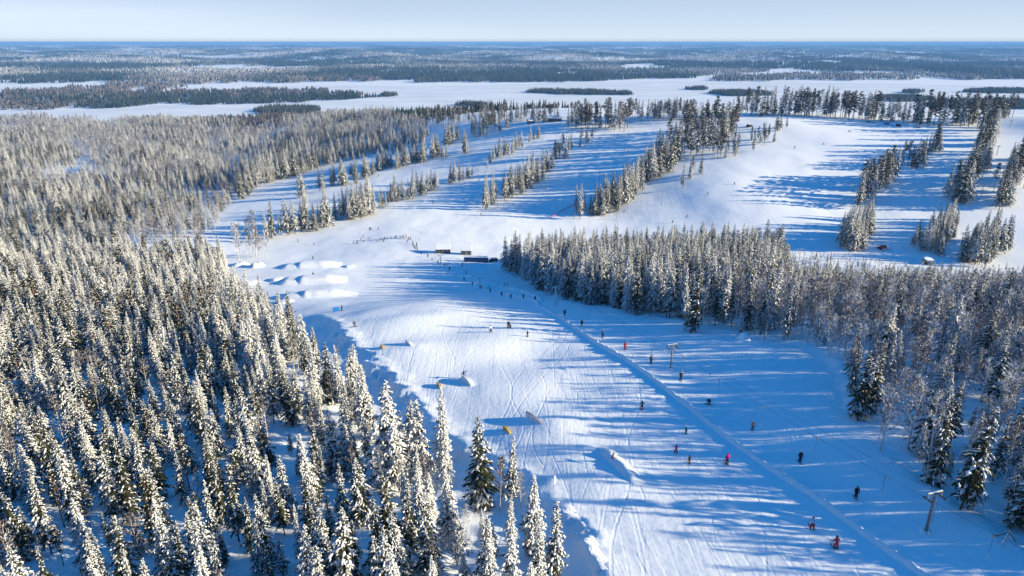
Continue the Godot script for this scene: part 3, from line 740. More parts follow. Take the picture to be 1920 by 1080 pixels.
var humps := [
	# x, z, half width, half length, height, turn: rollers and feature ramps of the park run
	[-26.9, -159.2, 9.0, 6.0, 0.72, 0.3],
	[-19.4, -147.5, 12.0, 7.0, -0.90, 0.5],
	[-25.8, -136.4, 10.0, 7.0, 0.42, 0.4],
	[-11.0, -126.6, 9.0, 6.0, -0.36, 0.5],
	[-3.6, -141.2, 9.0, 5.0, 0.15, 0.3],
	[4.6, -133.9, 9.0, 8.0, -0.78, 0.4],
	[-5.5, -114.8, 5.0, 5.0, 0.48, 0.4],
	[2.0, -112.5, 8.0, 5.0, 0.30, 0.4],
	[9.9, -112.6, 9.0, 6.0, -0.66, 0.4],
	[6.7, -99.1, 4.0, 4.5, 0.48, 0.4],
	[-21.8, -137.5, 3.5, 4.0, 0.36, 0.4],
	[-27.1, -136.0, 3.0, 4.0, 0.30, 0.4],
	[-12.2, -115.8, 3.0, 4.0, 0.30, 0.4],
	[0.7, -96.0, 3.0, 3.5, 0.30, 0.4],
	[12.0, -81.5, 8.0, 6.0, 0.30, 0.4],
]


func on_ground(x: float, z: float, up := 0.0) -> Vector3:
	return Vector3(x, ground(x, z) + up, z)


# ---------------------------------------------------------------- snow

func snow_relief() -> Texture2D:
	# 256 m of groomed snow: lanes combed down the fall line, ridges, and the arcs of many skis and boards
	var side := 2048
	var f := FastNoiseLite.new()
	f.seed = 31
	f.frequency = 0.03
	f.fractal_octaves = 4
	var soft := f.get_seamless_image(512, 512)
	soft.resize(side, side, Image.INTERPOLATE_CUBIC)
	f.seed = 32
	f.frequency = 0.12
	f.fractal_octaves = 3
	var combed := f.get_seamless_image(1024, 64)
	combed.resize(side, side, Image.INTERPOLATE_CUBIC)
	f.seed = 33
	f.frequency = 0.2
	var grains := f.get_seamless_image(1024, 1024)
	grains.resize(side, side, Image.INTERPOLATE_BILINEAR)
	soft.convert(Image.FORMAT_L8)
	combed.convert(Image.FORMAT_L8)
	grains.convert(Image.FORMAT_L8)
	var a := soft.get_data()
	var b := combed.get_data()
	var g := grains.get_data()
	for i in side * side:
		a[i] = 50 + int(a[i] * 0.26 + b[i] * 0.18 + g[i] * 0.28)
	var r := RandomNumberGenerator.new()
	r.seed = 9
	for k in 3200:
		var x := r.randf() * side
		var y := r.randf() * side
		var turn := r.randf_range(-0.35, 0.35) * r.randf()
		var swing := r.randf_range(0.03, 0.5) * r.randf()
		var beat := r.randf_range(0.006, 0.03)
		var deep := r.randi_range(4, 15) if r.randf() < 0.93 else r.randi_range(18, 34)
		var wide := r.randi_range(1, 3)
		var phase := r.randf() * TAU
		for s in r.randi_range(150, 800):
			var h := turn + swing * sin(phase + s * beat)
			x += sin(h)
			y -= cos(h)
			var ix := posmod(int(x), side)
			var iy := posmod(int(y), side)
			for q in wide + 2:
				var j := iy * side + (ix + q) % side
				a[j] = clampi(a[j] + (deep / 2 if q == 0 or q == wide + 1 else -deep), 0, 255)
	return ImageTexture.create_from_image(Image.create_from_data(side, side, false, Image.FORMAT_L8, a))


func make_materials() -> void:
	var snow := StandardMaterial3D.new()
	snow.resource_name = "snow"
	snow.albedo_color = lin(0.86, 0.87, 0.88)
	snow.roughness = 0.75
	snow.metallic_specular = 0.25
	snow.heightmap_enabled = true
	snow.heightmap_texture = snow_relief()
	snow.heightmap_scale = 13.0
	M.snow = snow
	var plain_snow := StandardMaterial3D.new()
	plain_snow.resource_name = "loose_snow"
	plain_snow.albedo_color = lin(0.86, 0.87, 0.88)
	plain_snow.roughness = 0.8
	plain_snow.metallic_specular = 0.25
	var nt := NoiseTexture2D.new()
	nt.width = 256
	nt.height = 256
	nt.seamless = true
	var f := FastNoiseLite.new()
	f.seed = 4
	f.frequency = 0.05
	nt.noise = f
	plain_snow.heightmap_enabled = true
	plain_snow.heightmap_texture = nt
	plain_snow.heightmap_scale = 9.0
	plain_snow.uv1_triplanar = true
	plain_snow.uv1_world_triplanar = true
	plain_snow.uv1_scale = Vector3.ONE * 0.35
	M.loose = plain_snow
	var vc := StandardMaterial3D.new()
	vc.resource_name = "tree"
	vc.vertex_color_use_as_albedo = true
	vc.roughness = 0.9
	vc.metallic_specular = 0.15
	M.tree = vc
	M.wood = paint(lin(0.09, 0.075, 0.06), 0.9)
	M.plain = vc


func axis(fine0: float, fine1: float, step: float, stages: Array, least: float, most: float) -> PackedFloat32Array:
	var mid: Array[float] = []
	var x := fine0
	while x <= fine1:
		mid.append(x)
		x += step
	var lo: Array[float] = []
	var hi: Array[float] = []
	for sgn in [-1, 1]:
		var p: float = mid[0] if sgn < 0 else mid[mid.size() - 1]
		var d := step
		var stop := least if sgn < 0 else most
		while (p - stop) * sgn < 0.0:
			var want := 350.0
			for s in stages:
				if absf(p) < s[0]:
					want = s[1]
					break
			d = minf(d * 1.13, want) if d < want else want
			p += d * sgn
			(lo if sgn < 0 else hi).append(p)
	lo.reverse()
	return PackedFloat32Array(lo + mid + hi)


func ground_sheet() -> void:
	make_materials()
	var xs := axis(-112.0, 92.0, 1.0, [[210.0, 2.2], [520.0, 5.0], [1200.0, 14.0]], -34000.0, 34000.0)
	var zs := axis(-262.0, -36.0, 1.0, [[460.0, 2.2], [760.0, 4.5], [1700.0, 14.0]], -43000.0, 400.0)
	var nx := xs.size()
	var nz := zs.size()
	var v := PackedVector3Array()
	var uv := PackedVector2Array()
	var nn := PackedVector3Array()
	v.resize(nx * nz)
	uv.resize(nx * nz)
	nn.resize(nx * nz)
	for k in nz:
		for i in nx:
			v[k * nx + i] = Vector3(xs[i], ground(xs[i], zs[k]), zs[k])
			uv[k * nx + i] = Vector2(xs[i] / 256.0, zs[k] / 256.0)
	for k in nz:
		for i in nx:
			var l := v[k * nx + maxi(i - 1, 0)]
			var r := v[k * nx + mini(i + 1, nx - 1)]
			var f := v[maxi(k - 1, 0) * nx + i]
			var b := v[mini(k + 1, nz - 1) * nx + i]
			nn[k * nx + i] = (b - f).cross(r - l).normalized()
	var idx := PackedInt32Array()
	idx.resize((nx - 1) * (nz - 1) * 6)
	var q := 0
	for k in nz - 1:
		for i in nx - 1:
			var o := k * nx + i
			idx[q] = o; idx[q + 1] = o + 1; idx[q + 2] = o + nx + 1
			idx[q + 3] = o; idx[q + 4] = o + nx + 1; idx[q + 5] = o + nx
			q += 6
	var a := []
	a.resize(Mesh.ARRAY_MAX)
	a[Mesh.ARRAY_VERTEX] = v
	a[Mesh.ARRAY_NORMAL] = nn
	a[Mesh.ARRAY_TEX_UV] = uv
	a[Mesh.ARRAY_INDEX] = idx
	var m := ArrayMesh.new()
	m.add_surface_from_arrays(Mesh.PRIMITIVE_TRIANGLES, a)
	solo("ground", m, M.snow, "snow covered ground with groomed ski slopes, woods and far hills", "ground", "", "structure")


func sheet(poly: PackedVector2Array, y: float) -> ArrayMesh:
	var t := Geometry2D.triangulate_polygon(poly)
	var s := Shape.new()
	for i in range(0, t.size(), 3):
		s.flat(Vector3(poly[t[i]].x, y, poly[t[i]].y), Vector3(poly[t[i + 1]].x, y, poly[t[i + 1]].y), Vector3(poly[t[i + 2]].x, y, poly[t[i + 2]].y), Vector3.UP, Color.WHITE)
	return s.mesh()


func waters() -> void:
	var ice := paint(lin(0.8, 0.82, 0.84), 0.8)
	ice.resource_name = "lake_snow"
	var nt := NoiseTexture2D.new()
	nt.width = 512
	nt.height = 512
	nt.seamless = true
	var f := FastNoiseLite.new()
	f.seed = 14
	f.frequency = 0.012
	f.fractal_octaves = 5
	nt.noise = f
	var g := Gradient.new()
	g.set_color(0, lin(0.66, 0.68, 0.71))
	g.set_color(1, lin(0.86, 0.87, 0.88))
	nt.color_ramp = g
	ice.albedo_color = Color.WHITE
	ice.albedo_texture = nt
	ice.uv1_triplanar = true
	ice.uv1_world_triplanar = true
	ice.uv1_scale = Vector3(0.0005, 0.0012, 0.0014)
	solo("lake", sheet(lake, 0.4), ice, "frozen snow covered lake across the view beyond the woods", "lake", "", "structure")
	solo("lake", sheet(PackedVector2Array(POND), 0.4), ice, "narrow frozen bay at the far left beyond the wooded point", "lake", "", "structure")


func ridge(line: PackedVector2Array, wide: float, tall: float, steep: float, seedling: int, lumpy: float, taper := true, apron := 1.0) -> ArrayMesh:
	# a heap of snow swept along a line on the ground; steep: how upright its left face stands
	var f := FastNoiseLite.new()
	f.seed = seedling
	f.frequency = 0.55
	var pts: Array[Vector2] = []
	for i in line.size() - 1:
		var n := maxi(1, int(line[i].distance_to(line[i + 1]) / 0.45))
		for k in n:
			var t := float(k) / n
			var p0 := line[maxi(i - 1, 0)]
			var p3 := line[mini(i + 2, line.size() - 1)]
			pts.append(line[i].cubic_interpolate(line[i + 1], p0, p3, t))
	var prof := [[-1.0, -0.35], [-0.62 - 0.2 * steep, 0.05 + 0.2 * steep], [-0.42, 0.78], [-0.12, 1.0], [0.2 * apron, 0.86], [0.55 * apron, 0.42], [1.0 * apron, -0.3]]
	var rings: Array = []
	for i in pts.size():
		var d := (pts[mini(i + 1, pts.size() - 1)] - pts[maxi(i - 1, 0)]).normalized()
		var right := Vector2(-d.y, d.x)
		if right.x < 0.0:
			right = -right
		var end := 1.0
		if taper:
			end = smoothstep(0.0, 8.0, float(i)) * smoothstep(0.0, 8.0, float(pts.size() - 1 - i))
		var ring: Array[Vector3] = []
		for q in prof:
			var p: Vector2 = pts[i] + right * wide * float(q[0]) * (1.0 + 0.25 * f.get_noise_2d(i * 0.7, 40.0))
			var lift: float = q[1]
			var bump := f.get_noise_3d(p.x * 2.2, p.y * 2.2, lift * 3.0) * lumpy if lift > 0.0 else 0.0
			ring.append(on_ground(p.x, p.y, (tall * lift * (0.8 + 0.5 * f.get_noise_1d(i * 0.35)) + bump) * (end if lift > 0.0 else 1.0)))
		rings.append(ring)
	return loft(rings)


func loft(rings: Array) -> ArrayMesh:
	var st := SurfaceTool.new()
	st.begin(Mesh.PRIMITIVE_TRIANGLES)
	st.set_smooth_group(0)
	var m: int = rings[0].size()
	for ring in rings:
		for p in ring:
			st.add_vertex(p)
	# wind every quad so that its front looks up
	for i in rings.size() - 1:
		for k in m - 1:
			var a: Vector3 = rings[i][k]
			var b: Vector3 = rings[i + 1][k]
			var c: Vector3 = rings[i][k + 1]
			var up := (c - a).cross(b - a).y > 0.0
			var ia := i * m + k
			var ib := ia + m
			for q in ([ia, ib, ib + 1, ia, ib + 1, ia + 1] if up else [ia, ib + 1, ib, ia, ia + 1, ib + 1]):
				st.add_index(q)
	st.generate_normals()
	return st.commit()


func banks() -> void:
	solo("snow_bank", ridge(PackedVector2Array(BANK), 0.6, 0.8, 1.0, 61, 0.25), M.loose, "long lumpy ridge of ploughed snow beside the lift track", "snow bank", "", "structure")
	solo("snow_bank", ridge(PackedVector2Array(BANK_FAR), 1.0, 0.7, 0.6, 62, 0.15), M.loose, "white snow ridge along the lift track beyond the brow", "snow bank", "", "structure")
	solo("snow_bank", ridge(PackedVector2Array(BANK_TOP), 1.1, 0.9, 0.6, 63, 0.15), M.loose, "curved snow ridge between lift track and shaded wood", "snow bank", "", "structure")


	solo("snow_bank", ridge(PackedVector2Array([Vector2(6.1, -75.5), Vector2(7.5, -70.5), Vector2(8.8, -65.4), Vector2(9.9, -60.1)]), 1.6, 0.5, 0.2, 64, 0.5), M.loose, "churned heaps of snow along the rim at the bottom of the slope", "snow bank", "", "structure")


# ---------------------------------------------------------------- trees

func green(r: RandomNumberGenerator, warm: float) -> Color:
	var k := r.randf_range(0.5, 1.2)
	return Color(lerpf(0.022, 0.052, warm) * k, lerpf(0.034, 0.050, warm) * k, lerpf(0.021, 0.019, warm) * k)


func needle(r: RandomNumberGenerator, warm: float, snow: float) -> Color:
	# some sprays are rimed over
	if r.randf() < snow * 0.5:
		var k := r.randf_range(0.25, 0.6)
		return Color(k, k, k * 0.99)
	return green(r, warm)


func white(r: RandomNumberGenerator) -> Color:
	var k := r.randf_range(0.76, 0.9)
	return Color(k, k, k * 1.005)


func spruce(seedling: int, snow: float, wide: float, bare: float, warm: float, fine := 1.0) -> Array:
	var r := RandomNumberGenerator.new()
	r.seed = seedling
	var tall := 16.0
	var wood := Shape.new()
	var crown := Shape.new()
	var lean := Vector3(r.randf_range(-0.2, 0.2), 0, r.randf_range(-0.2, 0.2))
	wood.tube(Vector3(0, -0.6, 0), Vector3(0, tall * 0.45, 0) + lean * 0.4, 0.17, 0.11, 6, Color(0.10, 0.08, 0.065))
	wood.tube(Vector3(0, tall * 0.45, 0) + lean * 0.4, Vector3(0, tall * 0.985, 0) + lean, 0.11, 0.025, 5, Color(0.10, 0.08, 0.065))
	var y := tall * bare
	var weak := r.randf() * TAU
	while y < tall - 0.25:
		var t := (y - tall * bare) / (tall * (1.0 - bare))
		var reach := wide * pow(1.0 - t, 0.86) * minf(1.0, 0.6 + t * 2.6) + 0.16
		var count := int(lerpf(7.6, 4.4, t) * fine) + r.randi_range(0, 1)
		var a0 := r.randf() * TAU
		for k in count:
			var az := a0 + TAU * (k + r.randf_range(-0.3, 0.3)) / count
			var l := reach * r.randf_range(0.62, 1.18) * (1.0 - 0.16 * cos(az - weak))
			var droop := lerpf(0.66, 0.08, t * t) + r.randf_range(-0.12, 0.16)
			bough(crown, Vector3(0, y + r.randf_range(-0.15, 0.15), 0) + lean * (y / tall), Vector3(cos(az), 0, sin(az)), l, droop, snow * r.randf_range(0.7, 1.3), warm, r)
		y += lerpf(1.0, 0.4, t) * r.randf_range(0.75, 1.25) / fine
	for k in 3:
		crown.lump(Vector3(0, tall * 0.985 - k * 0.2, 0) + lean, Vector3(0.05 + k * 0.03, 0, 0), Vector3(0, 0.17, 0), Vector3(0, 0, 0.05 + k * 0.03), white(r) if r.randf() < snow else green(r, warm))
	return [wood, crown]


func bough(s: Shape, at: Vector3, dir: Vector3, l: float, droop: float, snow: float, warm: float, r: RandomNumberGenerator) -> void:
	var side := Vector3(-dir.z, 0, dir.x)
	var p := func(q: float) -> Vector3: return at + dir * (l * q) + Vector3.UP * (l * (0.2 * q - droop * q * q))
	var soft := (dir + Vector3.UP * 0.6).normalized()
	var big := clampf(l, 0.45, 1.9)
	var q := 0.28
	var stepping := 0.18 if l > 1.4 else (0.25 if l > 0.8 else 0.36)
	while q <= 1.02:
		var o: Vector3 = p.call(q)
		var i: Vector3 = p.call(q - 0.22)
		for sg in [-1.0, 1.0]:
			var sp: float = l * 0.36 * (1.25 - 0.75 * q) * r.randf_range(0.7, 1.2) + 0.07
			var tip: Vector3 = o + dir * (l * 0.16) + side * (sg * sp) + Vector3.UP * (-0.12 * l - r.randf() * 0.15)
			s.blade(i, o, tip, soft, needle(r, warm, snow))
			s.blade(i.lerp(o, 0.6), o, tip.lerp(o, 0.35) + Vector3.UP * (-0.22 - 0.12 * l * r.randf()), dir, needle(r, warm, snow))
			if r.randf() < snow * 0.42:
				var m: Vector3 = o.lerp(tip, 0.52) + Vector3.UP * 0.05
				var al: Vector3 = (tip - o) * r.randf_range(0.5, 0.72)
				s.lump(m, al, Vector3.UP * (0.04 + 0.05 * big * r.randf()), al.cross(Vector3.UP).normalized() * (0.06 + 0.08 * big * r.randf_range(0.5, 1.0)), white(r))
		s.blade(i, o, o.lerp(i, 0.4) + Vector3.UP * (-0.2 - 0.24 * l * r.randf()), dir, needle(r, warm, snow))
		q += stepping
	var tip0: Vector3 = p.call(1.16)
	s.blade(p.call(0.85) + side * 0.1, p.call(0.85) - side * 0.1, tip0, soft, needle(r, warm, snow))
	if r.randf() < snow * 1.15:
		for j in 2:
			var w := 0.45 + 0.38 * j + r.randf_range(-0.05, 0.05)
			var o: Vector3 = p.call(w) + Vector3.UP * 0.06
			var along: Vector3 = (p.call(w + 0.12) - p.call(w - 0.12)).normalized()
			s.lump(o, along * l * r.randf_range(0.27, 0.36), Vector3.UP * r.randf_range(0.07, 0.13) * big, side * (l * r.randf_range(0.07, 0.12) + 0.08), white(r))


func pine(seedling: int, snow: float, start: float, warm := 0.7) -> Array:
	var r := RandomNumberGenerator.new()
	r.seed = seedling
	var tall := 16.0
	var wood := Shape.new()
	var crown := Shape.new()
	var bend := Vector3(r.randf_range(-0.35, 0.35), 0, r.randf_range(-0.35, 0.35))
	wood.tube(Vector3(0, -0.6, 0), Vector3(0, tall * 0.5, 0) + bend, 0.19, 0.14, 6, Color(0.14, 0.105, 0.08))
	wood.tube(Vector3(0, tall * 0.5, 0) + bend, Vector3(0, tall * 0.96, 0) + bend * 0.6, 0.14, 0.04, 5, Color(0.24, 0.13, 0.075))
	var y := tall * start
	while y < tall * 0.98:
		var t := (y - tall * start) / (tall * (1.0 - start))
		var count := r.randi_range(2, 4)
		for k in count:
			var az := r.randf() * TAU
			var l := (2.1 * pow(1.0 - t, 0.6) * minf(1.0, 0.5 + t * 2.5) + 0.25) * r.randf_range(0.6, 1.15)
			var dir := Vector3(cos(az), r.randf_range(0.0, 0.4), sin(az))
			var a := Vector3(0, y, 0) + bend * 0.8
			wood.tube(a, a + dir * l * 0.9, 0.045, 0.015, 3, Color(0.17, 0.10, 0.07))
			for j in 3:
				var o := a + dir * l * (0.45 + 0.28 * j) + Vector3(r.randf_range(-0.2, 0.2), r.randf_range(-0.05, 0.15), r.randf_range(-0.2, 0.2))
				tuft(crown, o, r.randf_range(0.4, 0.62), snow, warm, r)
		y += r.randf_range(0.4, 0.75)
	tuft(crown, Vector3(0, tall * 0.97, 0) + bend * 0.6, 0.45, snow, warm, r)
	return [wood, crown]


func tuft(s: Shape, o: Vector3, size: float, snow: float, warm: float, r: RandomNumberGenerator) -> void:
	for k in 17:
		var d := Vector3(r.randf_range(-1, 1), r.randf_range(-0.35, 0.75), r.randf_range(-1, 1)).normalized()
		var w := d.cross(Vector3(r.randf_range(-1, 1), r.randf_range(-1, 1), r.randf_range(-1, 1))).normalized() * size * 0.17
		s.blade(o + w + d * size * 0.15, o - w + d * size * 0.15, o + d * size * r.randf_range(0.8, 1.25), (d + Vector3.UP * 0.4).normalized(), green(r, warm))
	for k in 3:
		if r.randf() < snow:
			var d := Vector3(r.randf_range(-0.6, 0.6), 0.3, r.randf_range(-0.6, 0.6)) * size
			s.lump(o + d, Vector3(size * r.randf_range(0.25, 0.5), 0, 0), Vector3(0, size * 0.2, 0), Vector3(0, 0, size * r.randf_range(0.25, 0.5)), white(r))


func birch(seedling: int, frost: float) -> Array:
	var r := RandomNumberGenerator.new()
	r.seed = seedling
	var tall := 12.0
	var wood := Shape.new()
	var crown := Shape.new()
	var a := Vector3(0, -0.5, 0)
	var lean := Vector3(r.randf_range(-0.09, 0.09), 1, r.randf_range(-0.09, 0.09))
	var bark := Color(0.55, 0.51, 0.46)
	var knots: Array[Vector3] = [a]
	for k in 6:
		var b := a + (lean + Vector3(r.randf_range(-0.06, 0.06), 0, r.randf_range(-0.06, 0.06))) * (tall / 6.0)
		wood.tube(a, b, lerpf(0.15, 0.025, k / 6.0), lerpf(0.15, 0.025, (k + 1) / 6.0), 5, bark)
		a = b
		knots.append(b)
	for k in 30:
		var t := r.randf_range(0.25, 0.98)
		var seg := int(t * 6.0)
		var o := knots[seg].lerp(knots[mini(seg + 1, 6)], t * 6.0 - seg)
		var az := r.randf() * TAU
		var dir := Vector3(cos(az), r.randf_range(0.7, 1.5), sin(az)).normalized()
		var l := (2.7 * (1.0 - t) + 0.7) * r.randf_range(0.6, 1.15)
		var tip := o + dir * l
		wood.tube(o, tip, 0.045, 0.012, 3, twig_color(r, frost * 0.8))
		for j in 9:
			var q := r.randf_range(0.25, 1.0)
			var m := o.lerp(tip, q)
			var d := (dir + Vector3(r.randf_range(-1, 1), r.randf_range(-0.5, 0.7), r.randf_range(-1, 1)) * 0.9).normalized()
			var e := m + d * r.randf_range(0.4, 0.95)
			spray(crown, m, e, 0.05, twig_color(r, frost), r)
			for i in 4:
				var c := m.lerp(e, r.randf_range(0.3, 1.0))
				spray(crown, c, c + (d + Vector3(r.randf_range(-1, 1), r.randf_range(-0.9, 0.5), r.randf_range(-1, 1))).normalized() * r.randf_range(0.2, 0.5), 0.045, twig_color(r, frost), r)
	return [wood, crown]


func twig_color(r: RandomNumberGenerator, frost: float) -> Color:
	if r.randf() < frost:
		return white(r)
	var k := r.randf_range(0.6, 1.3)
	return Color(0.13 * k, 0.092 * k, 0.08 * k)


func spray(s: Shape, a: Vector3, b: Vector3, w: float, col: Color, r: RandomNumberGenerator) -> void:
	var side := (b - a).cross(Vector3(r.randf_range(-1, 1), r.randf_range(-1, 1), r.randf_range(-1, 1))).normalized() * w
	s.blade(a - side, a + side, b, Vector3.UP, col)


var variants := {}


func make_variants() -> void:
	var sp := []
	for k in 5:
		sp.append(spruce(100 + k, 1.15, [2.8, 2.3, 3.3, 1.8, 2.6][k], [0.08, 0.14, 0.06, 0.17, 0.1][k], 0.35))
	for k in 5:
		sp.append(spruce(120 + k, 0.55, [2.7, 2.2, 3.1, 1.8, 2.5][k], [0.1, 0.17, 0.08, 0.13, 0.18][k], 0.45))
	for k in 4:
		sp.append(spruce(140 + k, 0.24, [2.6, 2.1, 3.0, 2.3][k], [0.1, 0.16, 0.08, 0.2][k], 0.5))
	variants.spruce = sp
	var pi := []
	for k in 4:
		pi.append(pine(200 + k, [0.35, 0.5, 0.25, 0.45][k], [0.34, 0.44, 0.26, 0.38][k]))
	variants.pine = pi
	var bi := []
	for k in 4:
		bi.append(birch(300 + k, [0.55, 0.28, 0.7, 0.4][k]))
	variants.birch = bi
	for kind in variants:
		for pair in variants[kind]:
			var whole := Shape.new()
			whole.join(pair[0])
			whole.join(pair[1])
			pair.append(whole.mesh())
			pair[0] = pair[0].mesh()
			pair[1] = pair[1].mesh()


func add_tree(kind: String, variant: int, x: float, z: float, tall: float, label: String, group: String, own := false) -> void:
	var at := on_ground(x, z)
	var seen := sight * (at + Vector3.UP * tall * 0.6)
	var top := sight * (at + Vector3.UP * tall)
	var size := 0.0
	if seen.z < -5.0:
		var half := tan(deg_to_rad(LENS / 2))
		var h := -seen.z * half
		if absf(seen.x) < h * 1.80 and seen.y > -h * 1.02 - tall * 0.25 and top.y > -h:
			size = tall / -seen.z
	var kx := rng.randf_range(0.72, 1.14)
	var full := 16.0 if kind != "birch" else 12.0
	var b := Basis(Vector3.UP, rng.randf() * TAU).scaled(Vector3(kx, 1, kx) * tall / full)
	b = Basis(Vector3(rng.randf_range(-1, 1), 0, rng.randf_range(-1, 1)).normalized(), rng.randf() * 0.06) * b
	trees.append({"kind": kind, "variant": variant, "at": Transform3D(b, at), "label": label, "group": group, "size": size + (10.0 if own else 0.0)})


func tree_row(kind: String, list: Array, label: String) -> void:
	for p: Vector3 in list:
		var variant := rng.randi_range(0, 3)
		if kind == "spruce":
			variant = [5, 6, 7, 8, 9, 10, 11, 13, 1, 3][rng.randi_range(0, 9)]
			if label.contains("snowy"):
				variant = rng.randi_range(0, 8)
		var tall := clampf(p.y * 1.08, 6.0, 27.0) * rng.randf_range(0.92, 1.08)
		if kind == "pine" and rng.randf() < 0.5:
			add_tree("spruce", [10, 11, 12, 13, 6, 8][rng.randi_range(0, 5)], p.x, p.z, tall, label.replace("pine", "dark spruce"), "spruce trees on the far ski hill")
			continue
		add_tree(kind, variant, p.x, p.z, tall, label, kind + " trees on the far ski hill")
		if not label.contains("ridge") and kind != "birch" and not label.contains("alone") and not label.contains("group of three"):
			for k in (3 if label.contains("right") or label.contains("hut") else 2):
				add_tree(kind if kind == "spruce" or rng.randf() < 0.4 else "spruce", rng.randi_range(0, 3) if kind == "pine" else rng.randi_range(5, 13), p.x + rng.randf_range(-4.0, 4.0), p.z + rng.randf_range(-7.0, 7.0), tall * rng.randf_range(0.62, 0.98), "lower tree " + label.trim_prefix("pine ").trim_prefix("spruce ").trim_prefix("dark spruce ").trim_prefix("thin snowy pine ").trim_prefix("snowy spruce ").trim_prefix("tall pine "), kind + " trees on the far ski hill")
		if label.contains("ridge"):
			for k in 2:
				var more: String = ["pine", "spruce", "birch"][rng.randi_range(0, 2)]
				var said := label.replace("thin bare birch", "pine").replace("bare birch", "pine")
				add_tree(more, rng.randi_range(0, 3) if more != "spruce" else rng.randi_range(9, 13), p.x + rng.randf_range(-7, 7), p.z - rng.randf_range(3, 22), tall * rng.randf_range(0.7, 1.0) * (0.75 if more == "birch" else 1.0), said.replace("pine", {"pine": "pine", "spruce": "dark spruce", "birch": "bare birch"}[more]) + ", set back", more + " trees on the far ski hill")


func scatter(poly: PackedVector2Array, gap: float, seedling: int, each: Callable) -> void:
	var r := RandomNumberGenerator.new()
	r.seed = seedling
	var lo := poly[0]
	var hi := poly[0]
	for p in poly:
		lo = lo.min(p)
		hi = hi.max(p)
	var z := lo.y
	while z < hi.y:
		var step: float = gap
		var x := lo.x
		while x < hi.x:
			var q := Vector2(x + r.randf_range(-0.5, 0.5) * step * 0.9, z + r.randf_range(-0.5, 0.5) * step * 0.9)
			if Geometry2D.is_point_in_polygon(q, poly):
				each.call(q, r)
			x += step
		z += gap


func mid_place(p: Vector2) -> String:
	var at := "in the mixed wood "
	if p.y > -480.0:
		return at + ("at its front by the hollow, far left" if p.x < -310.0 else "at its front by the hollow")
	if p.x > -300.0 - (p.y + 480.0) * -0.12:
		return at + "along the edge of the shaded runs"
	if p.y > -620.0:
		return at + "a little way behind the hollow"
	if p.y > -850.0:
		return at + "in its middle"
	return at + "towards the lake shore"


func look(variant: int, tall: float, usual: float) -> String:
	var size := "short" if tall < usual * 0.85 else ("tall" if tall > usual * 1.12 else "middling")
	var shape: String = ["broad", "slim", "spreading", "narrow", "full", "broad", "slim", "spreading", "narrow", "full", "broad", "slim", "spreading", "ragged"][variant]
	return size + " " + shape + (" white" if variant < 5 else (" half snowed" if variant < 10 else " dark green"))


func left_place(p: Vector2) -> String:
	var off := past_edge(p.x, p.y)
	var far := "at the rim" if off < 14.0 else ("inside the left wood" if off < 40.0 else "deep in the left wood")
	if p.y < -270.0:
		return far + " near the farthest jump"
	if p.y < -225.0:
		return far + " near the nearest jump"
	if p.y < -180.0:
		return far + " near the blue barrel"
	if p.y < -140.0:
		return far + " near the farthest yellow box"
	if p.y < -112.0:
		return far + " near the middle yellow box"
	if p.y < -92.0:
		return far + " near the nearest yellow box"
	if p.y < -74.0:
		return far + " near the feather flag"
	return far + " along the bottom of the picture"


func right_place(p: Vector2) -> String:
	var at := "in the right wood "
	if p.y < -275.0:
		return at + ("next to the container" if p.x < 60.0 else "at its back below the runs")
	if p.y < -215.0:
		return at + ("facing the far white tower" if p.x < 60.0 else "at its back in the middle")
	if p.y < -165.0:
		return at + ("facing the white tower at the brow" if p.x < 75.0 else "in the middle of it")
	if p.y < -125.0:
		return at + ("by the round snow dome" if p.x < 85.0 else "at the right behind the birches")
	if p.y < -95.0:
		return at + ("facing the wooden tower" if p.x < 75.0 else "at the right among the birches")
	if p.y < -72.0:
		return at + "facing the nearest tower"
	return at + "at the lower right corner"


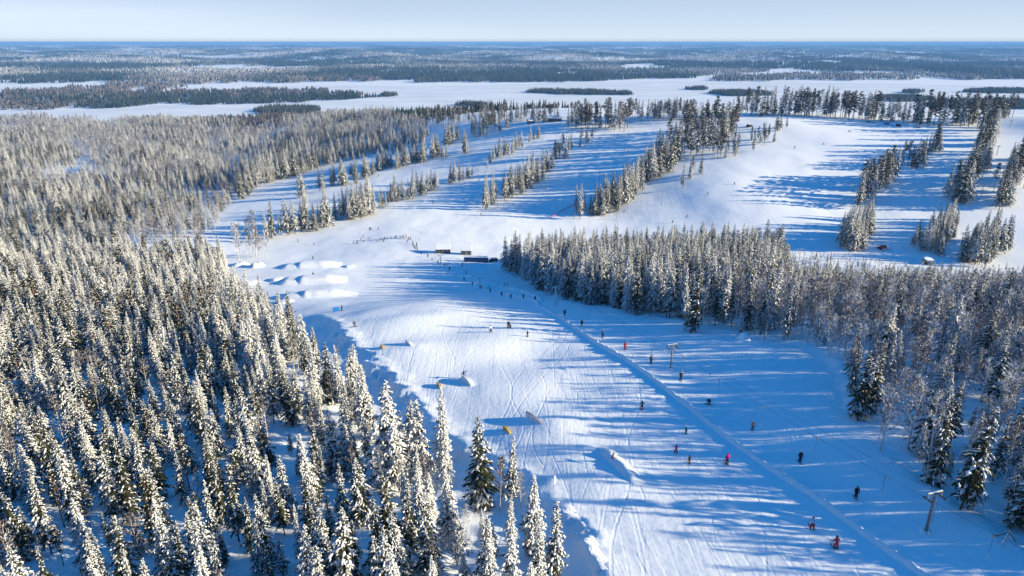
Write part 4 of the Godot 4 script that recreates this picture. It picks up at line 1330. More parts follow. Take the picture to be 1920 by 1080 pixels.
func woods() -> void:
	make_variants()
	scatter(left_wood, 3.5, 41, func(p: Vector2, r: RandomNumberGenerator) -> void:
		if past_edge(p.x, p.y) < 1.2 or (past_edge(p.x, p.y) < 9.0 and r.randf() < 0.4):
			return
		var d := p.length()
		if r.randf() < 0.12 or kinds.get_noise_2d(p.x * 5.0, p.y * 5.0) > 0.62:
			return
		# a packed snow track and glade below the slope edge
		if p.distance_to(Vector2(-4.1, -72.1)) < 5.0 or p.distance_to(Vector2(-5.8, -77.0)) < 4.0:
			return
		var tall := lerpf(10.6, 17.0, smoothstep(110.0, 320.0, d)) * (r.randf_range(0.72, 1.16) if r.randf() < 0.78 else r.randf_range(0.35, 0.7))
		var white_side := smoothstep(-110.0, -20.0, p.x + 0.25 * (p.y + 90.0)) * 0.5 + smoothstep(-120.0, -260.0, p.y) * 0.45
		var u := r.randf()
		if u < 0.16:
			add_tree("birch", [1, 3, 1, 0][r.randi_range(0, 3)], p.x, p.y, tall * 0.75, "thin frosted birch " + left_place(p), "birches in the left wood")
			return
		if u < 0.23 and p.x < -35.0:
			add_tree("pine", r.randi_range(0, 3), p.x, p.y, tall * 1.02, ("tall" if tall > 15.5 else "lower") + " olive green pine " + left_place(p), "pines in the left wood")
			return
		var k := r.randf()
		var variant := r.randi_range(0, 4) if k < 0.1 + white_side * 1.2 else (r.randi_range(5, 9) if k < 0.72 + white_side * 0.3 else r.randi_range(10, 13))
		if p.y > -112.0 and p.x < -12.0 and variant < 5 and r.randf() < 0.8:
			variant += 5 if r.randf() < 0.6 else 9
		add_tree("spruce", variant, p.x, p.y, tall, look(variant, tall, 14.0) + " spruce " + left_place(p), "spruces of the left wood"))
	var fill_right := func(p: Vector2, r: RandomNumberGenerator) -> void:
		if r.randf() < 0.07:
			return
		var bare_zone := smoothstep(45.0, 62.0, p.x) * (1.0 - smoothstep(-150.0, -215.0, p.y)) * smoothstep(-62.0, -95.0, p.y)
		var scrub := smoothstep(92.0, 140.0, p.x) * smoothstep(-215.0, -265.0, p.y)
		var tall := r.randf_range(0.72, 1.1) * lerpf(9.9, 18.5, smoothstep(80.0, 250.0, p.length()))
		tall = minf(tall, lerpf(lerpf(12.5, 4.6, smoothstep(190.0, 305.0, -p.y)) * r.randf_range(0.75, 1.1), 99.0, 1.0 - smoothstep(-16.0, 10.0, p.x + 0.40 * p.y)) if p.y < -150.0 else tall)
		if r.randf() < bare_zone * 0.74 + scrub * 0.8 + 0.06:
			add_tree("birch", r.randi_range(0, 3), p.x, p.y, clampf(tall * 0.85, 3.5, 15.0), ("tall" if tall > 14.0 else "low") + " bare frosted birch " + right_place(p), "birches of the right wood")
			return
		var k := r.randf()
		var variant := r.randi_range(0, 4) if k < 0.3 else (r.randi_range(5, 9) if k < 0.72 else r.randi_range(10, 13))
		if p.y > -85.0:
			variant = r.randi_range(8, 13)
		add_tree("spruce", variant, p.x, p.y, tall, look(variant, tall, 14.5) + " spruce " + right_place(p), "spruces of the right wood")
	scatter(right_wood, 3.9, 42, fill_right)
	scatter(right_wood, 4.6, 44, func(p: Vector2, r: RandomNumberGenerator) -> void:
		if p.y < -150.0 or p.x > 105.0:
			return
		if r.randf() < 0.7:
			add_tree("birch", [1, 3, 1, 0][r.randi_range(0, 3)], p.x, p.y, r.randf_range(5.0, 11.0), "slender bare birch " + right_place(p), "birches of the right wood")
		else:
			add_tree("spruce", r.randi_range(3, 11), p.x, p.y, r.randf_range(2.5, 6.5), "young low spruce " + right_place(p), "spruces of the right wood"))
	scatter(mid_wood, 6.4, 43, func(p: Vector2, r: RandomNumberGenerator) -> void:
		var k := kinds.get_noise_2d(p.x, p.y) * 1.3
		var lane := absf(p.x + 322.0 + (p.y + 1000.0) * 0.16)
		if lane < 9.0 and p.y < -850.0:
			return
		if absf(p.x + 0.42 * p.y - 40.0) < 6.0 and p.y < -880.0:
			return
		var near := smoothstep(-760.0, -430.0, p.y)
		var stand := kinds.get_noise_2d(p.x * 1.6 + 700.0, p.y * 1.1)
		if stand > 0.27 + r.randf() * 0.12 and p.x < -330.0:
			return
		var tall := r.randf_range(0.62, 1.15) * 15.5 * (1.0 - 0.6 * stand)
		var u := r.randf() + k * 1.0 - near * 0.35
		if p.x > -330.0 and p.y < -820.0:
			u = r.randf() - 0.1
		if u > 0.42:
			add_tree("birch", r.randi_range(0, 3), p.x, p.y, tall * 0.85, ("tall " if tall > 15.0 else "low ") + "bare birch " + mid_place(p), "birches of the mixed wood")
		elif u < -0.05 and r.randf() < 0.4:
			add_tree("pine", r.randi_range(0, 3), p.x, p.y, tall, ("tall " if tall > 15.0 else "low ") + "pine " + mid_place(p), "pines of the mixed wood")
		else:
			add_tree("spruce", (r.randi_range(0, 4) if r.randf() < 0.62 + k * 0.5 else r.randi_range(5, 13)) if p.x < -300.0 else r.randi_range(4, 13), p.x, p.y, tall, ("tall " if tall > 15.0 else "low ") + "snowy spruce " + mid_place(p), "spruces of the mixed wood"))


func special_trees() -> void:
	# trees one can tell apart along the foot of the slope's edge
	var g := "spruces at the foot of the slope edge"
	add_tree("spruce", 2, -17.9, -86.1, 17.5, "broadest and tallest snow laden spruce at the foot of the slope edge", g, true)
	add_tree("spruce", 1, -24.7, -101.4, 14.0, "white spruce with a dark trunk just above the broadest spruce", g, true)
	add_tree("spruce", 3, -32.6, -116.2, 13.0, "slender pure white spruce against the shaded drop below the first yellow box", g, true)
	add_tree("spruce", 0, -13.9, -88.9, 14.5, "white spruce with a bare dark stem right of the broadest spruce", g, true)
	add_tree("spruce", 3, -10.2, -88.6, 16.0, "slim all white spruce whose tip touches the second yellow box", g, true)
	add_tree("spruce", 12, -4.6, -78.9, 14.0, "dark green spruce with little snow standing alone below the curved jib box", g, true)
	add_tree("spruce", 8, -0.2, -79.2, 11.0, "slim grey green spruce whose tip touches the nearest yellow box", g, true)
	add_tree("birch", 1, -1.7, -77.5, 8.5, "thin bare birch between the dark green spruce and the slim one", "birches at the slope edge", true)
	add_tree("birch", 0, 1.2, -77.6, 6.0, "short bare birch at the rim right of the slim spruce", "birches at the slope edge", true)
	add_tree("spruce", 1, 2.7, -66.1, 11.5, "snowy spruce nearest the rim above the packed snow track", g, true)
	add_tree("spruce", 6, 4.7, -60.1, 11.5, "spruce with snow in stripes beside the packed snow track", g, true)
	add_tree("spruce", 9, 2.8, -57.2, 10.5, "dark snowy spruce in front of the two by the packed track", g, true)
	add_tree("spruce", 5, -3.2, -58.5, 11.0, "bushy spruce at the bottom of the glade, left of the dark snowy one", g, true)
	add_tree("spruce", 7, -9.7, -61.9, 11.5, "grey green spruce at the left side of the glade", g, true)
	add_tree("spruce", 3, -3.8, -70.1, 5.0, "stunted white spruce like a snow ghost in the glade", g, true)
	add_tree("birch", 2, -5.8, -72.3, 4.5, "broken birch stem in the glade", "birches at the slope edge", true)
	add_tree("birch", 1, -1.5, -79.1, 7.5, "leaning thin birch beside the dark green spruce", "birches at the slope edge", true)
	add_tree("spruce", 10, 42.0, -145.4, 15.0, "dark spruce at the front of the right wood by the leaning birches", "spruces of the right wood", true)
	add_tree("spruce", 11, 54.9, -69.4, 15.0, "dark spruce behind the nearest lift tower", "spruces of the right wood", true)
	add_tree("spruce", 12, 55.3, -76.0, 13.0, "dark green spruce bending over the lift line at the right wood edge", "spruces of the right wood", true)
	add_tree("birch", 3, 52.7, -84.0, 13.0, "pale birch stem at the very front of the right wood", "birches of the right wood", true)
	add_tree("birch", 0, 54.6, -76.1, 14.0, "tall pale birch in front of the dark green spruce at the wood edge", "birches of the right wood", true)


func plant_trees() -> void:
	var share := {"spruce": 300, "pine": 300, "birch": 240}
	trees.sort_custom(func(a: Dictionary, b: Dictionary) -> bool: return a.size > b.size)
	var stuff := {}
	var first := {}
	for t in trees:
		var pair: Array = variants[t.kind][t.variant]
		if t.size > 0.0 and share[t.kind] > 0:
			share[t.kind] -= 1
			var key := "%s%d" % [t.kind, t.variant]
			var o: Node3D
			if first.has(key):
				o = first[key].duplicate()
				o.name = numbered(t.kind + "_tree")
				add_child(o)
			else:
				o = thing(t.kind + "_tree", "", "")
				part("trunk", pair[0], M.tree, o)
				part("crown", pair[1], M.tree, o)
				first[key] = o
			o.transform = t.at
			mark(o, t.label, "tree", t.group)
		else:
			stuff.get_or_add(t.kind, {}).get_or_add(t.variant, []).append(t.at)
	var say := {"spruce": "dense wood of snowy spruces behind the nearer ones", "pine": "pines among the woods too far to tell apart", "birch": "bare birches filling the woods"}
	for kind in stuff:
		var o := Node3D.new()
		o.name = kind + "_wood"
		mark(o, say[kind], "wood", "", "stuff")
		add_child(o)
		for variant in stuff[kind]:
			many("trees", variants[kind][variant][2], stuff[kind][variant], [], o)


func many(called: String, mesh: Mesh, places: Array, colors: Array, parent: Node3D) -> void:
	var mm := MultiMesh.new()
	mm.transform_format = MultiMesh.TRANSFORM_3D
	mm.use_colors = not colors.is_empty()
	mm.mesh = mesh
	mm.instance_count = places.size()
	for i in places.size():
		mm.set_instance_transform(i, places[i])
		if mm.use_colors:
			mm.set_instance_color(i, colors[i])
	var o := MultiMeshInstance3D.new()
	o.name = called
	o.multimesh = mm
	o.material_override = M.tree
	o.set_meta("kind", "stuff")
	parent.add_child(o, true)


func clump(seedling: int, leafless: float, count: int, size: float) -> Mesh:
	# a patch of far wood: a spire or a rounded bare crown for each tree
	var r := RandomNumberGenerator.new()
	r.seed = seedling
	var s := Shape.new()
	for k in count:
		var o := Vector3(r.randf_range(-0.5, 0.5) * size, -1.0, r.randf_range(-0.5, 0.5) * size)
		var bare := r.randf() < leafless
		var h := r.randf_range(9.0, 17.0) * (0.8 if bare else 1.0)
		var w := r.randf_range(1.5, 2.4) * (1.25 if bare else 1.0)
		var shade := r.randf_range(0.55, 1.35)
		var col := Color(shade, shade, shade)
		var tip := o + Vector3(0, h, 0)
		var low := o + Vector3(0, h * (0.12 if not bare else 0.25), 0)
		for j in 5:
			var a0 := TAU * j / 5.0
			var a1 := TAU * (j + 1) / 5.0
			var n0 := Vector3(cos(a0), 0.3, sin(a0)).normalized()
			var n1 := Vector3(cos(a1), 0.3, sin(a1)).normalized()
			if bare:
				var m0 := o + Vector3(0, h * 0.62, 0) + n0 * w
				var m1 := o + Vector3(0, h * 0.62, 0) + n1 * w
				s.tri(m0, m1, tip, n0, n1, Vector3.UP, col)
				s.tri(m0, m1, low, n0, n1, Vector3(n0.x, -0.4, n0.z).normalized(), col)
			else:
				s.tri(low + n0 * w, low + n1 * w, tip, n0, n1, (n0 + n1).normalized(), col)
	return s.mesh()


func far_woods() -> void:
	var meshes := []
	for k in 3:
		meshes.append(clump(400 + k, 0.1, 26, 42.0))
	for k in 3:
		meshes.append(clump(410 + k, 0.75, 22, 42.0))
	var fields := FastNoiseLite.new()
	fields.seed = 77
	fields.frequency = 0.0011
	fields.fractal_octaves = 3
	var tone := FastNoiseLite.new()
	tone.seed = 78
	tone.frequency = 0.0006
	tone.fractal_octaves = 4
	var r := RandomNumberGenerator.new()
	r.seed = 55
	var places := [[], [], [], [], [], []]
	var colors := [[], [], [], [], [], []]
	var dist := 900.0
	var clearings := far_fields()
	var pond := PackedVector2Array(POND)
	while dist < 41000.0:
		var step := clampf(dist * 0.021, 36.0, 112.0)
		var wide := 40.0
		var a := -wide
		var turn := rad_to_deg(step / dist)
		while a < wide:
			var az := deg_to_rad(a + r.randf_range(-0.4, 0.4) * turn)
			a += turn
			var d := dist + r.randf_range(-0.4, 0.4) * step
			var p := Vector2(sin(az) * d, -cos(az) * d)
			if p.y > -900.0:
				continue
			if d < 6500.0 and (Geometry2D.is_point_in_polygon(p, lake) or Geometry2D.is_point_in_polygon(p, mid_wood) or Geometry2D.is_point_in_polygon(p, pond)):
				continue
			if d > 2600.0 and fields.get_noise_2d(p.x * 0.55, p.y) > 0.27:
				continue
			var cleared := false
			for c in clearings:
				if absf(p.x - c[0]) < c[2] and absf(p.y - c[1]) < c[3]:
					cleared = true
					break
			if cleared:
				continue
			var t := tone.get_noise_2d(p.x, p.y * 0.7) + (-0.12 * p.x / d)
			var bare := t + r.randf_range(-0.16, 0.16) > 0.10
			var which := r.randi_range(0, 2) + (3 if bare else 0)
			var k := step / 38.0
			var up := clampf(k, 0.95, 1.9) * r.randf_range(0.85, 1.15)
			places[which].append(Transform3D(Basis(Vector3.UP, r.randf() * TAU).scaled(Vector3(k, up, k)), Vector3(p.x, base(p.x, p.y), p.y)))
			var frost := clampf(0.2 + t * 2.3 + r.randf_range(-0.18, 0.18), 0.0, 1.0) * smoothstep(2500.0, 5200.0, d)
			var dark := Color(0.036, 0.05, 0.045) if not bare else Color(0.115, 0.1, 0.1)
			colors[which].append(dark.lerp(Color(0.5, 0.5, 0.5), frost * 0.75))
		dist += step
	var o := Node3D.new()
	o.name = "far_wood"
	mark(o, "endless dark and frosted woods beyond the frozen lake", "wood", "", "stuff")
	add_child(o)
	for k in 6:
		many("patches", meshes[k], places[k], colors[k], o)
	# wooded islands and the near point
	var small := [clump(420, 0.12, 14, 26.0), clump(421, 0.2, 14, 26.0)]
	var says := ["longest wooded island in the middle of the frozen lake", "wooded island in front of the far shore, right of the longest one", "small round wooded island above the second largest one", "narrow wooded islet just behind the ridge pines", "low wooded island behind the ridge at the right", "small wooded islet above the low right island", "wooded island at the right edge of the lake", "tiny wooded islet behind the ridge pines", "tiny islet off the tip of the wooded point", "wooded shore behind the ridge at the far right"]
	for k in islands.size() + 1:
		var poly: PackedVector2Array = islands[k] if k < islands.size() else PackedVector2Array(SHORE_BUMP)
		var spots_here := [[], []]
		var tints := [[], []]
		scatter(poly, 17.0, 500 + k, func(p: Vector2, q: RandomNumberGenerator) -> void:
			var w := q.randi_range(0, 1)
			spots_here[w].append(Transform3D(Basis(Vector3.UP, q.randf() * TAU).scaled(Vector3(1, q.randf_range(0.9, 1.25), 1)), Vector3(p.x, maxf(base(p.x, p.y), 0.4), p.y)))
			var g := q.randf_range(0.0, 0.25)
			tints[w].append(Color(0.036, 0.05, 0.044).lerp(Color(0.2, 0.18, 0.17), g)))
		var i := Node3D.new()
		i.name = numbered("island_wood")
		mark(i, says[k] if k < says.size() else "dark wooded point at the near lake shore", "wooded island" if k < says.size() else "wood", "wooded islands in the lake" if k < says.size() else "", "stuff")
		add_child(i)
		for w in 2:
			if spots_here[w].size():
				many("tree_clumps", small[w], spots_here[w], tints[w], i)


func far_fields() -> Array:
	return [
		[-12794, -22889, 485, 4643],
		[-14075, -29430, 446, 7482],
		[-9934, -22468, 194, 3419],
		[-2229, -3258, 68, 201],
		[-1139, -2678, 140, 171],
		[-1119, -3059, 80, 89],
		[-521, -3113, 88, 184],
		[-311, -2973, 56, 84],
		[891, -4942, 138, 455],
		[296, -3986, 89, 150],
		[89, -4800, 36, 216],
		[2094, -5571, 123, 434],
		[2486, -5701, 84, 304],
		[1282, -3155, 89, 142],
		[1664, -5701, 105, 304],
		[1981, -3309, 54, 207],
		[2112, -3199, 67, 97],
		[735, -2893, 48, 120],
		[4564, -8426, 154, 819],
		[6070, -12191, 134, 1027],
		[-584, -9966, 88, 916],
		[-1443, -8716, 90, 529],
		[1508, -13691, 101, 865],
		[2883, -4063, 45, 156],
		[-3002, -5419, 128, 343],
		[-5196, -8704, 160, 422],
		[-3275, -9066, 120, 382],
		[504, -2934, 88, 123],
		[2049, -3014, 50, 65],
		[1148, -3461, 36, 85],
		[-1351, -2541, 48, 93],
	]


# ---------------------------------------------------------------- jumps of the park

func jumps() -> void:
	var list := [
		[-112.5, -328.0, 22.0, "snow jump farthest from the camera of the three in a row"],
		[-101.0, -291.0, 20.0, "middle snow jump of the three in a row"],
		[-88.5, -255.5, 20.0, "snow jump nearest the camera of the three in a row"],
	]
	for j in list:
		var rings := []
		var deep: float = j[2]
		for k in 15:
			var w := (k / 14.0 - 0.5)
			var ring: Array[Vector3] = []
			for i in 53:
				var x := -9.0 + 40.0 * i / 52.0
				var up := 0.0
				if x < 0.0:
					up = lerpf(0.0, 2.1, smoothstep(-4.5, 0.0, x))
				elif x < 5.6:
					up = 2.1
				elif x < 6.4:
					up = lerpf(2.1, 3.0, (x - 5.6) / 0.8)
				elif x < 17.0:
					up = lerpf(3.0, 2.8, (x - 6.4) / 10.6)
				else:
					up = lerpf(2.8, 0.0, smoothstep(16.0, 29.0, x))
				up *= smoothstep(0.5, 0.24, absf(w)) * lerpf(0.5, 1.05, w + 0.5)
				var px: float = float(j[0]) + x + w * 3.5
				var pz: float = float(j[1]) + w * deep
				ring.append(on_ground(px, pz, up * (1.0 + 0.07 * rough.get_noise_2d(px * 1.2, pz * 1.2)) + 0.08 * rough.get_noise_2d(px * 3.0, pz * 3.0) - 0.12))
			rings.append(ring)
		solo("snow_jump", loft(rings), M.loose, j[3], "snow jump", "snow jumps of the park")
	# heaps left of and before the jumps
	for j in [[-107.1, -294.3, 4.0, 1.3, "low heap of snow left of the middle jump"], [-117.6, -289.7, 4.5, 1.2, "broad low heap of snow nearest the left wood by the jumps"], [-85.4, -240.0, 4.0, 1.0, "low heap of snow between the nearest jump and the rim"], [-80.6, -321.7, 3.5, 0.9, "low run up mound right of the middle jump"], [-140.7, -336.2, 5.0, 1.5, "low crescent heap of snow left of the farthest jump"], [-129.8, -330.5, 4.5, 2.2, "steep snow heap between the crescent heap and the farthest jump"]]:
		solo("snow_heap", heap(j[0], j[1], j[2], j[3], 70), M.loose, j[4], "snow heap", "snow heaps")
	solo("snow_heap", heap(50.7, -136.8, 1.7, 1.5, 71), M.loose, "round snow covered dome at the front of the right wood", "snow heap")


func heap(x: float, z: float, wide: float, tall: float, seedling: int) -> ArrayMesh:
	var f := FastNoiseLite.new()
	f.seed = seedling
	f.frequency = 0.4
	var rings := []
	for k in 17:
		var ring: Array[Vector3] = []
		for i in 17:
			var u := i / 8.0 - 1.0
			var w := k / 8.0 - 1.0
			var d := Vector2(u, w).length()
			var px := x + u * wide
			var pz := z + w * wide * 1.4
			var up := tall * (1.0 - smoothstep(0.35, 1.0, d)) + f.get_noise_2d(px, pz) * 0.25 * tall * (1.0 - smoothstep(0.7, 1.0, d))
			ring.append(on_ground(px, pz, up - 0.1))
		rings.append(ring)
	return loft(rings)


# ---------------------------------------------------------------- the drag lift

func tower(label: String, x: float, z: float, turn: float, tall: float, frosty: bool) -> Node3D:
	var o := thing("lift_tower", label, "lift tower", on_ground(x, z, -0.3), turn, "lift towers of the drag lift")
	var steel := Color(0.75, 0.75, 0.75) if frosty else Color(0.2, 0.2, 0.2)
	var s := Shape.new()
	s.tube(Vector3(0, 0, 0), Vector3(0, tall, 0), 0.17 if not frosty else 0.24, 0.12 if not frosty else 0.2, 10, steel, true)
	part("mast", s.mesh(), M.tree, o)
	s = Shape.new()
	s.box(Vector3(0, tall - 0.05, 0), Vector3(2.2, 0.13, 0.14), steel, Basis(), 0.03)
	s.box(Vector3(0, tall + 0.06, 0), Vector3(2.1, 0.05, 0.13), Color(0.82, 0.82, 0.82))
	part("cross_arm", s.mesh(), M.tree, o)
	for sg in [-1.0, 1.0]:
		s = Shape.new()
		s.box(Vector3(sg * 1.0, tall - 0.45, 0), Vector3(0.1, 0.7, 0.14), steel)
		s.box(Vector3(sg * 1.0, tall - 0.82, 0), Vector3(0.08, 0.1, 1.3), steel, Basis(), 0.02)
		var p := part("sheave_frame", s.mesh(), M.tree, o)
		for k in 4:
			s = Shape.new()
			s.tube(Vector3(sg * 1.0 + 0.06, tall - 0.82, -0.5 + k * 0.33), Vector3(sg * 1.0 + 0.17, tall - 0.82, -0.5 + k * 0.33), 0.14, 0.14, 10, Color(0.06, 0.06, 0.065), true)
			part("sheave", s.mesh(), M.tree, p)
	s = Shape.new()
	for k in [-1.0, 1.0]:
		s.tube(Vector3(k * 0.17, 0.4, 0.36), Vector3(k * 0.17, tall, 0.3), 0.025, 0.025, 4, steel)
	for k in int(tall / 0.35):
		s.tube(Vector3(-0.17, 0.5 + k * 0.35, 0.36), Vector3(0.17, 0.5 + k * 0.35, 0.36), 0.022, 0.022, 4, steel)
	part("ladder", s.mesh(), M.tree, o)
	s = Shape.new()
	s.lump(Vector3(0, 0.15, 0), Vector3(0.9, 0, 0), Vector3(0, 0.5, 0), Vector3(0, 0, 0.9), Color(0.84, 0.84, 0.84))
	part("base_snow", s.mesh(), M.tree, o)
	return o


func lift() -> void:
	var feet := [Vector2(48.5, -65.6), Vector2(31.3, -121.4), Vector2(13.0, -191.2), Vector2(-13.6, -269.1), Vector2(-35.8, -325.3)]
	var says := ["lift tower nearest the camera, grey with a ladder", "wooden grey lift tower halfway down the drag lift", "white lift tower at the brow in front of the shaded wood", "white lift tower beyond the brow among the riders", "dark lift tower nearest the cabins"]
	var tops: Array[Vector3] = []
	var across: Array[Vector3] = []
	for k in feet.size():
		var a: Vector2 = feet[maxi(k - 1, 0)]
		var b: Vector2 = feet[mini(k + 1, feet.size() - 1)]
		var d := (b - a).normalized()
		var turn := atan2(-d.x, -d.y)
		tower(says[k], feet[k].x, feet[k].y, turn, 5.9 if k == 0 else (6.3 if k == 2 else 5.6), k in [2, 3])
		tops.append(on_ground(feet[k].x, feet[k].y, 5.0))
		across.append(Vector3(-d.y, 0, d.x))
	var foot := on_ground(62.0, -40.0, 5.0)
	tops.push_front(foot)
	across.push_front(across[0])
	var last := on_ground(-43.6, -346.9, 3.6)
	tops.append(last)
	across.append(across[across.size() - 1])
	for sg in [-1.0, 1.0]:
		var s := Shape.new()
		for k in tops.size() - 1:
			var a: Vector3 = tops[k] + across[k] * 1.05 * sg
			var b: Vector3 = tops[k + 1] + across[k + 1] * 1.05 * sg
			for i in 8:
				var t0 := i / 8.0
				var t1 := (i + 1) / 8.0
				s.tube(a.lerp(b, t0) - Vector3.UP * 2.4 * t0 * (1.0 - t0), a.lerp(b, t1) - Vector3.UP * 2.4 * t1 * (1.0 - t1), 0.016, 0.016, 5, Color(0.05, 0.05, 0.055))
		solo("lift_cable", s.mesh(), M.tree, "lift cable on the side of the ski slope" if sg > 0.0 else "lift cable on the side of the right wood", "cable", "cables of the drag lift")
	# empty bars hanging on the return cable
	var n := 0
	for k in tops.size() - 1:
		var a: Vector3 = tops[k] - across[k] * 1.05
		var b: Vector3 = tops[k + 1] - across[k + 1] * 1.05
		var gaps := int(a.distance_to(b) / 11.0)
		for i in gaps:
			var t := (i + 0.5) / gaps
			hanger(a.lerp(b, t) - Vector3.UP * 2.4 * t * (1.0 - t), n)
			n += 1


func hanger(at: Vector3, n: int) -> void:
	var o := thing("tow_bar", "empty tow bar hanging from the return cable of the drag lift", "tow bar", at, rng.randf_range(-0.4, 0.4), "tow bars on the return cable")
	if not shared.has("reel"):
		var s := Shape.new()
		s.box(Vector3(0, -0.28, 0), Vector3(0.2, 0.34, 0.16), Color(0.3, 0.3, 0.3), Basis(), 0.03)
		s.box(Vector3(0, -0.05, 0), Vector3(0.06, 0.16, 0.1), Color(0.12, 0.12, 0.12))
		shared.reel = s.mesh()
		s = Shape.new()
		s.tube(Vector3(0, -0.4, 0), Vector3(0, -2.4, 0), 0.018, 0.018, 4, Color(0.07, 0.07, 0.07))
		shared.rope = s.mesh()
		s = Shape.new()
		s.tube(Vector3(0, -2.4, 0), Vector3(0, -3.3, 0), 0.025, 0.025, 5, Color(0.6, 0.6, 0.6))
		s.tube(Vector3(-0.45, -3.3, 0), Vector3(0.45, -3.3, 0), 0.04, 0.04, 6, Color(0.7, 0.7, 0.7), true)
		shared.bar = s.mesh()
	part("spring_box", shared.reel, M.tree, o)
	part("rope", shared.rope, M.tree, o)
	part("bar", shared.bar, M.tree, o)


# ---------------------------------------------------------------- buildings and vehicles

func cabin(called: String, label: String, x: float, z: float, turn: float, size: Vector3, wall: Color, windows: int, porch: float) -> void:
	var o := thing(called, label, "cabin", on_ground(x, z, -0.1), turn, "cabins at the lift base")
	var s := Shape.new()
	s.box(Vector3(0, size.y / 2, 0), size, wall)
	part("wall", s.mesh(), M.tree, o)
	var logs := int(size.y / 0.28)
	s = Shape.new()
	for k in logs:
		s.tube(Vector3(-size.x / 2 - 0.1, 0.14 + k * 0.28, size.z / 2 + 0.02), Vector3(size.x / 2 + 0.1, 0.14 + k * 0.28, size.z / 2 + 0.02), 0.13, 0.13, 6, wall * 1.12, true)
	part("log_facing", s.mesh(), M.tree, o)
	s = Shape.new()
	var pitch := Basis(Vector3.RIGHT, deg_to_rad(15.0))
	s.box(Vector3(0, size.y + 0.42, 0.25 * porch), Vector3(size.x + 0.9, 0.12, size.z + 1.0 + porch), Color(0.09, 0.08, 0.075), pitch)
	var roof := part("roof", s.mesh(), M.tree, o)
	s = Shape.new()
	s.box(Vector3(0, size.y + 0.74, 0.25 * porch), Vector3(size.x + 0.8, 0.5, size.z + 0.9 + porch), Color(0.85, 0.86, 0.87), pitch, 0.16)
	part("roof_snow", s.mesh(), M.tree, roof)
	var glass := paint(lin(0.05, 0.06, 0.075), 0.12)
	for k in windows:
		var wx := (float(k) + 0.5) / windows * size.x - size.x / 2
		if k == windows / 2:
			s = Shape.new()
			s.box(Vector3(wx, 1.0, size.z / 2 + 0.17), Vector3(0.95, 2.0, 0.08), Color(0.32, 0.33, 0.34), Basis(), 0.02)
			part("door", s.mesh(), M.tree, o)
		else:
			s = Shape.new()
			s.box(Vector3(wx, 1.6, size.z / 2 + 0.16), Vector3(1.3, 1.1, 0.06), Color(0.55, 0.55, 0.55), Basis(), 0.02)
			var w := part("window", s.mesh(), M.tree, o)
			s = Shape.new()
			s.box(Vector3(wx, 1.6, size.z / 2 + 0.2), Vector3(1.06, 0.86, 0.04), Color.WHITE)
			part("pane", s.mesh(), glass, w)
	for sg in [-1.0, 1.0]:
		if porch > 0.0:
			s = Shape.new()
			s.box(Vector3(sg * (size.x / 2 + 0.1), (size.y - 0.2) / 2, size.z / 2 + porch), Vector3(0.16, size.y - 0.2, 0.16), wall)
			part("porch_post", s.mesh(), M.tree, o)


func buildings() -> void:
	cabin("lift_cabin", "larger grey log cabin with a snowy roof at the lift base", -37.1, -353.0, 0.05, Vector3(7.6, 2.5, 3.6), Color(0.11, 0.105, 0.1), 5, 0.9)
	cabin("lift_cabin", "smaller grey cabin with a snowy roof between the larger cabin and the container", -24.3, -349.8, -0.04, Vector3(5.0, 2.5, 3.4), Color(0.12, 0.115, 0.105), 3, 0.6)
	cabin("hut", "small dark wooden hut at the foot of the right lift lane", 212.3, -332.8, 0.1, Vector3(3.4, 2.2, 3.0), Color(0.075, 0.055, 0.045), 3, 0.6)
	cabin("ridge_house", "low red brown house under the ridge pines", 41.6, -681.3, -0.2, Vector3(13.0, 3.0, 6.0), Color(0.14, 0.055, 0.045), 5, 0.0)
	cabin("ridge_house", "small dark shed at the top of the far runs", 18.3, -685.2, 0.3, Vector3(6.0, 2.6, 4.0), Color(0.08, 0.07, 0.065), 3, 0.0)
	cabin("lake_house", "long pale house among the trees at the lake shore", -354.8, -1404.4, 0.1, Vector3(38.0, 4.5, 11.0), Color(0.3, 0.24, 0.2), 7, 0.0)
	# container
	var at := on_ground(-18.2, -331.5, -0.05)
	var o := thing("container", "long blue shipping container in the shade beside the wood", "container", at, -0.07)
	var s := Shape.new()
	var blue := Color(0.03, 0.085, 0.2)
	s.box(Vector3(0, 1.3, 0), Vector3(12.1, 2.5, 2.4), blue, Basis(), 0.02)
	for k in 40:
		s.box(Vector3(-5.85 + k * 0.3, 1.3, 1.215), Vector3(0.15, 2.2, 0.05), blue)
	part("side", s.mesh(), M.tree, o)
	for e in [[0.0, 0.1, 0.0], [0.0, 2.5, 0.0]]:
		s = Shape.new()
		s.box(Vector3(0, e[1], 1.22), Vector3(12.16, 0.16, 0.09), blue * 0.8)
		part("rail", s.mesh(), M.tree, o)
	for sg in [-1.0, 1.0]:
		s = Shape.new()
		s.box(Vector3(sg * 6.0, 1.3, 1.22), Vector3(0.17, 2.56, 0.1), blue * 0.8)
		part("corner_post", s.mesh(), M.tree, o)
	s = Shape.new()
	s.box(Vector3(0, 2.7, 0), Vector3(12.0, 0.34, 2.3), Color(0.85, 0.86, 0.87), Basis(), 0.13)
	part("roof_snow", s.mesh(), M.tree, o)
	van(-9.5, -332.9)
	groomer(202.0, -357.1)


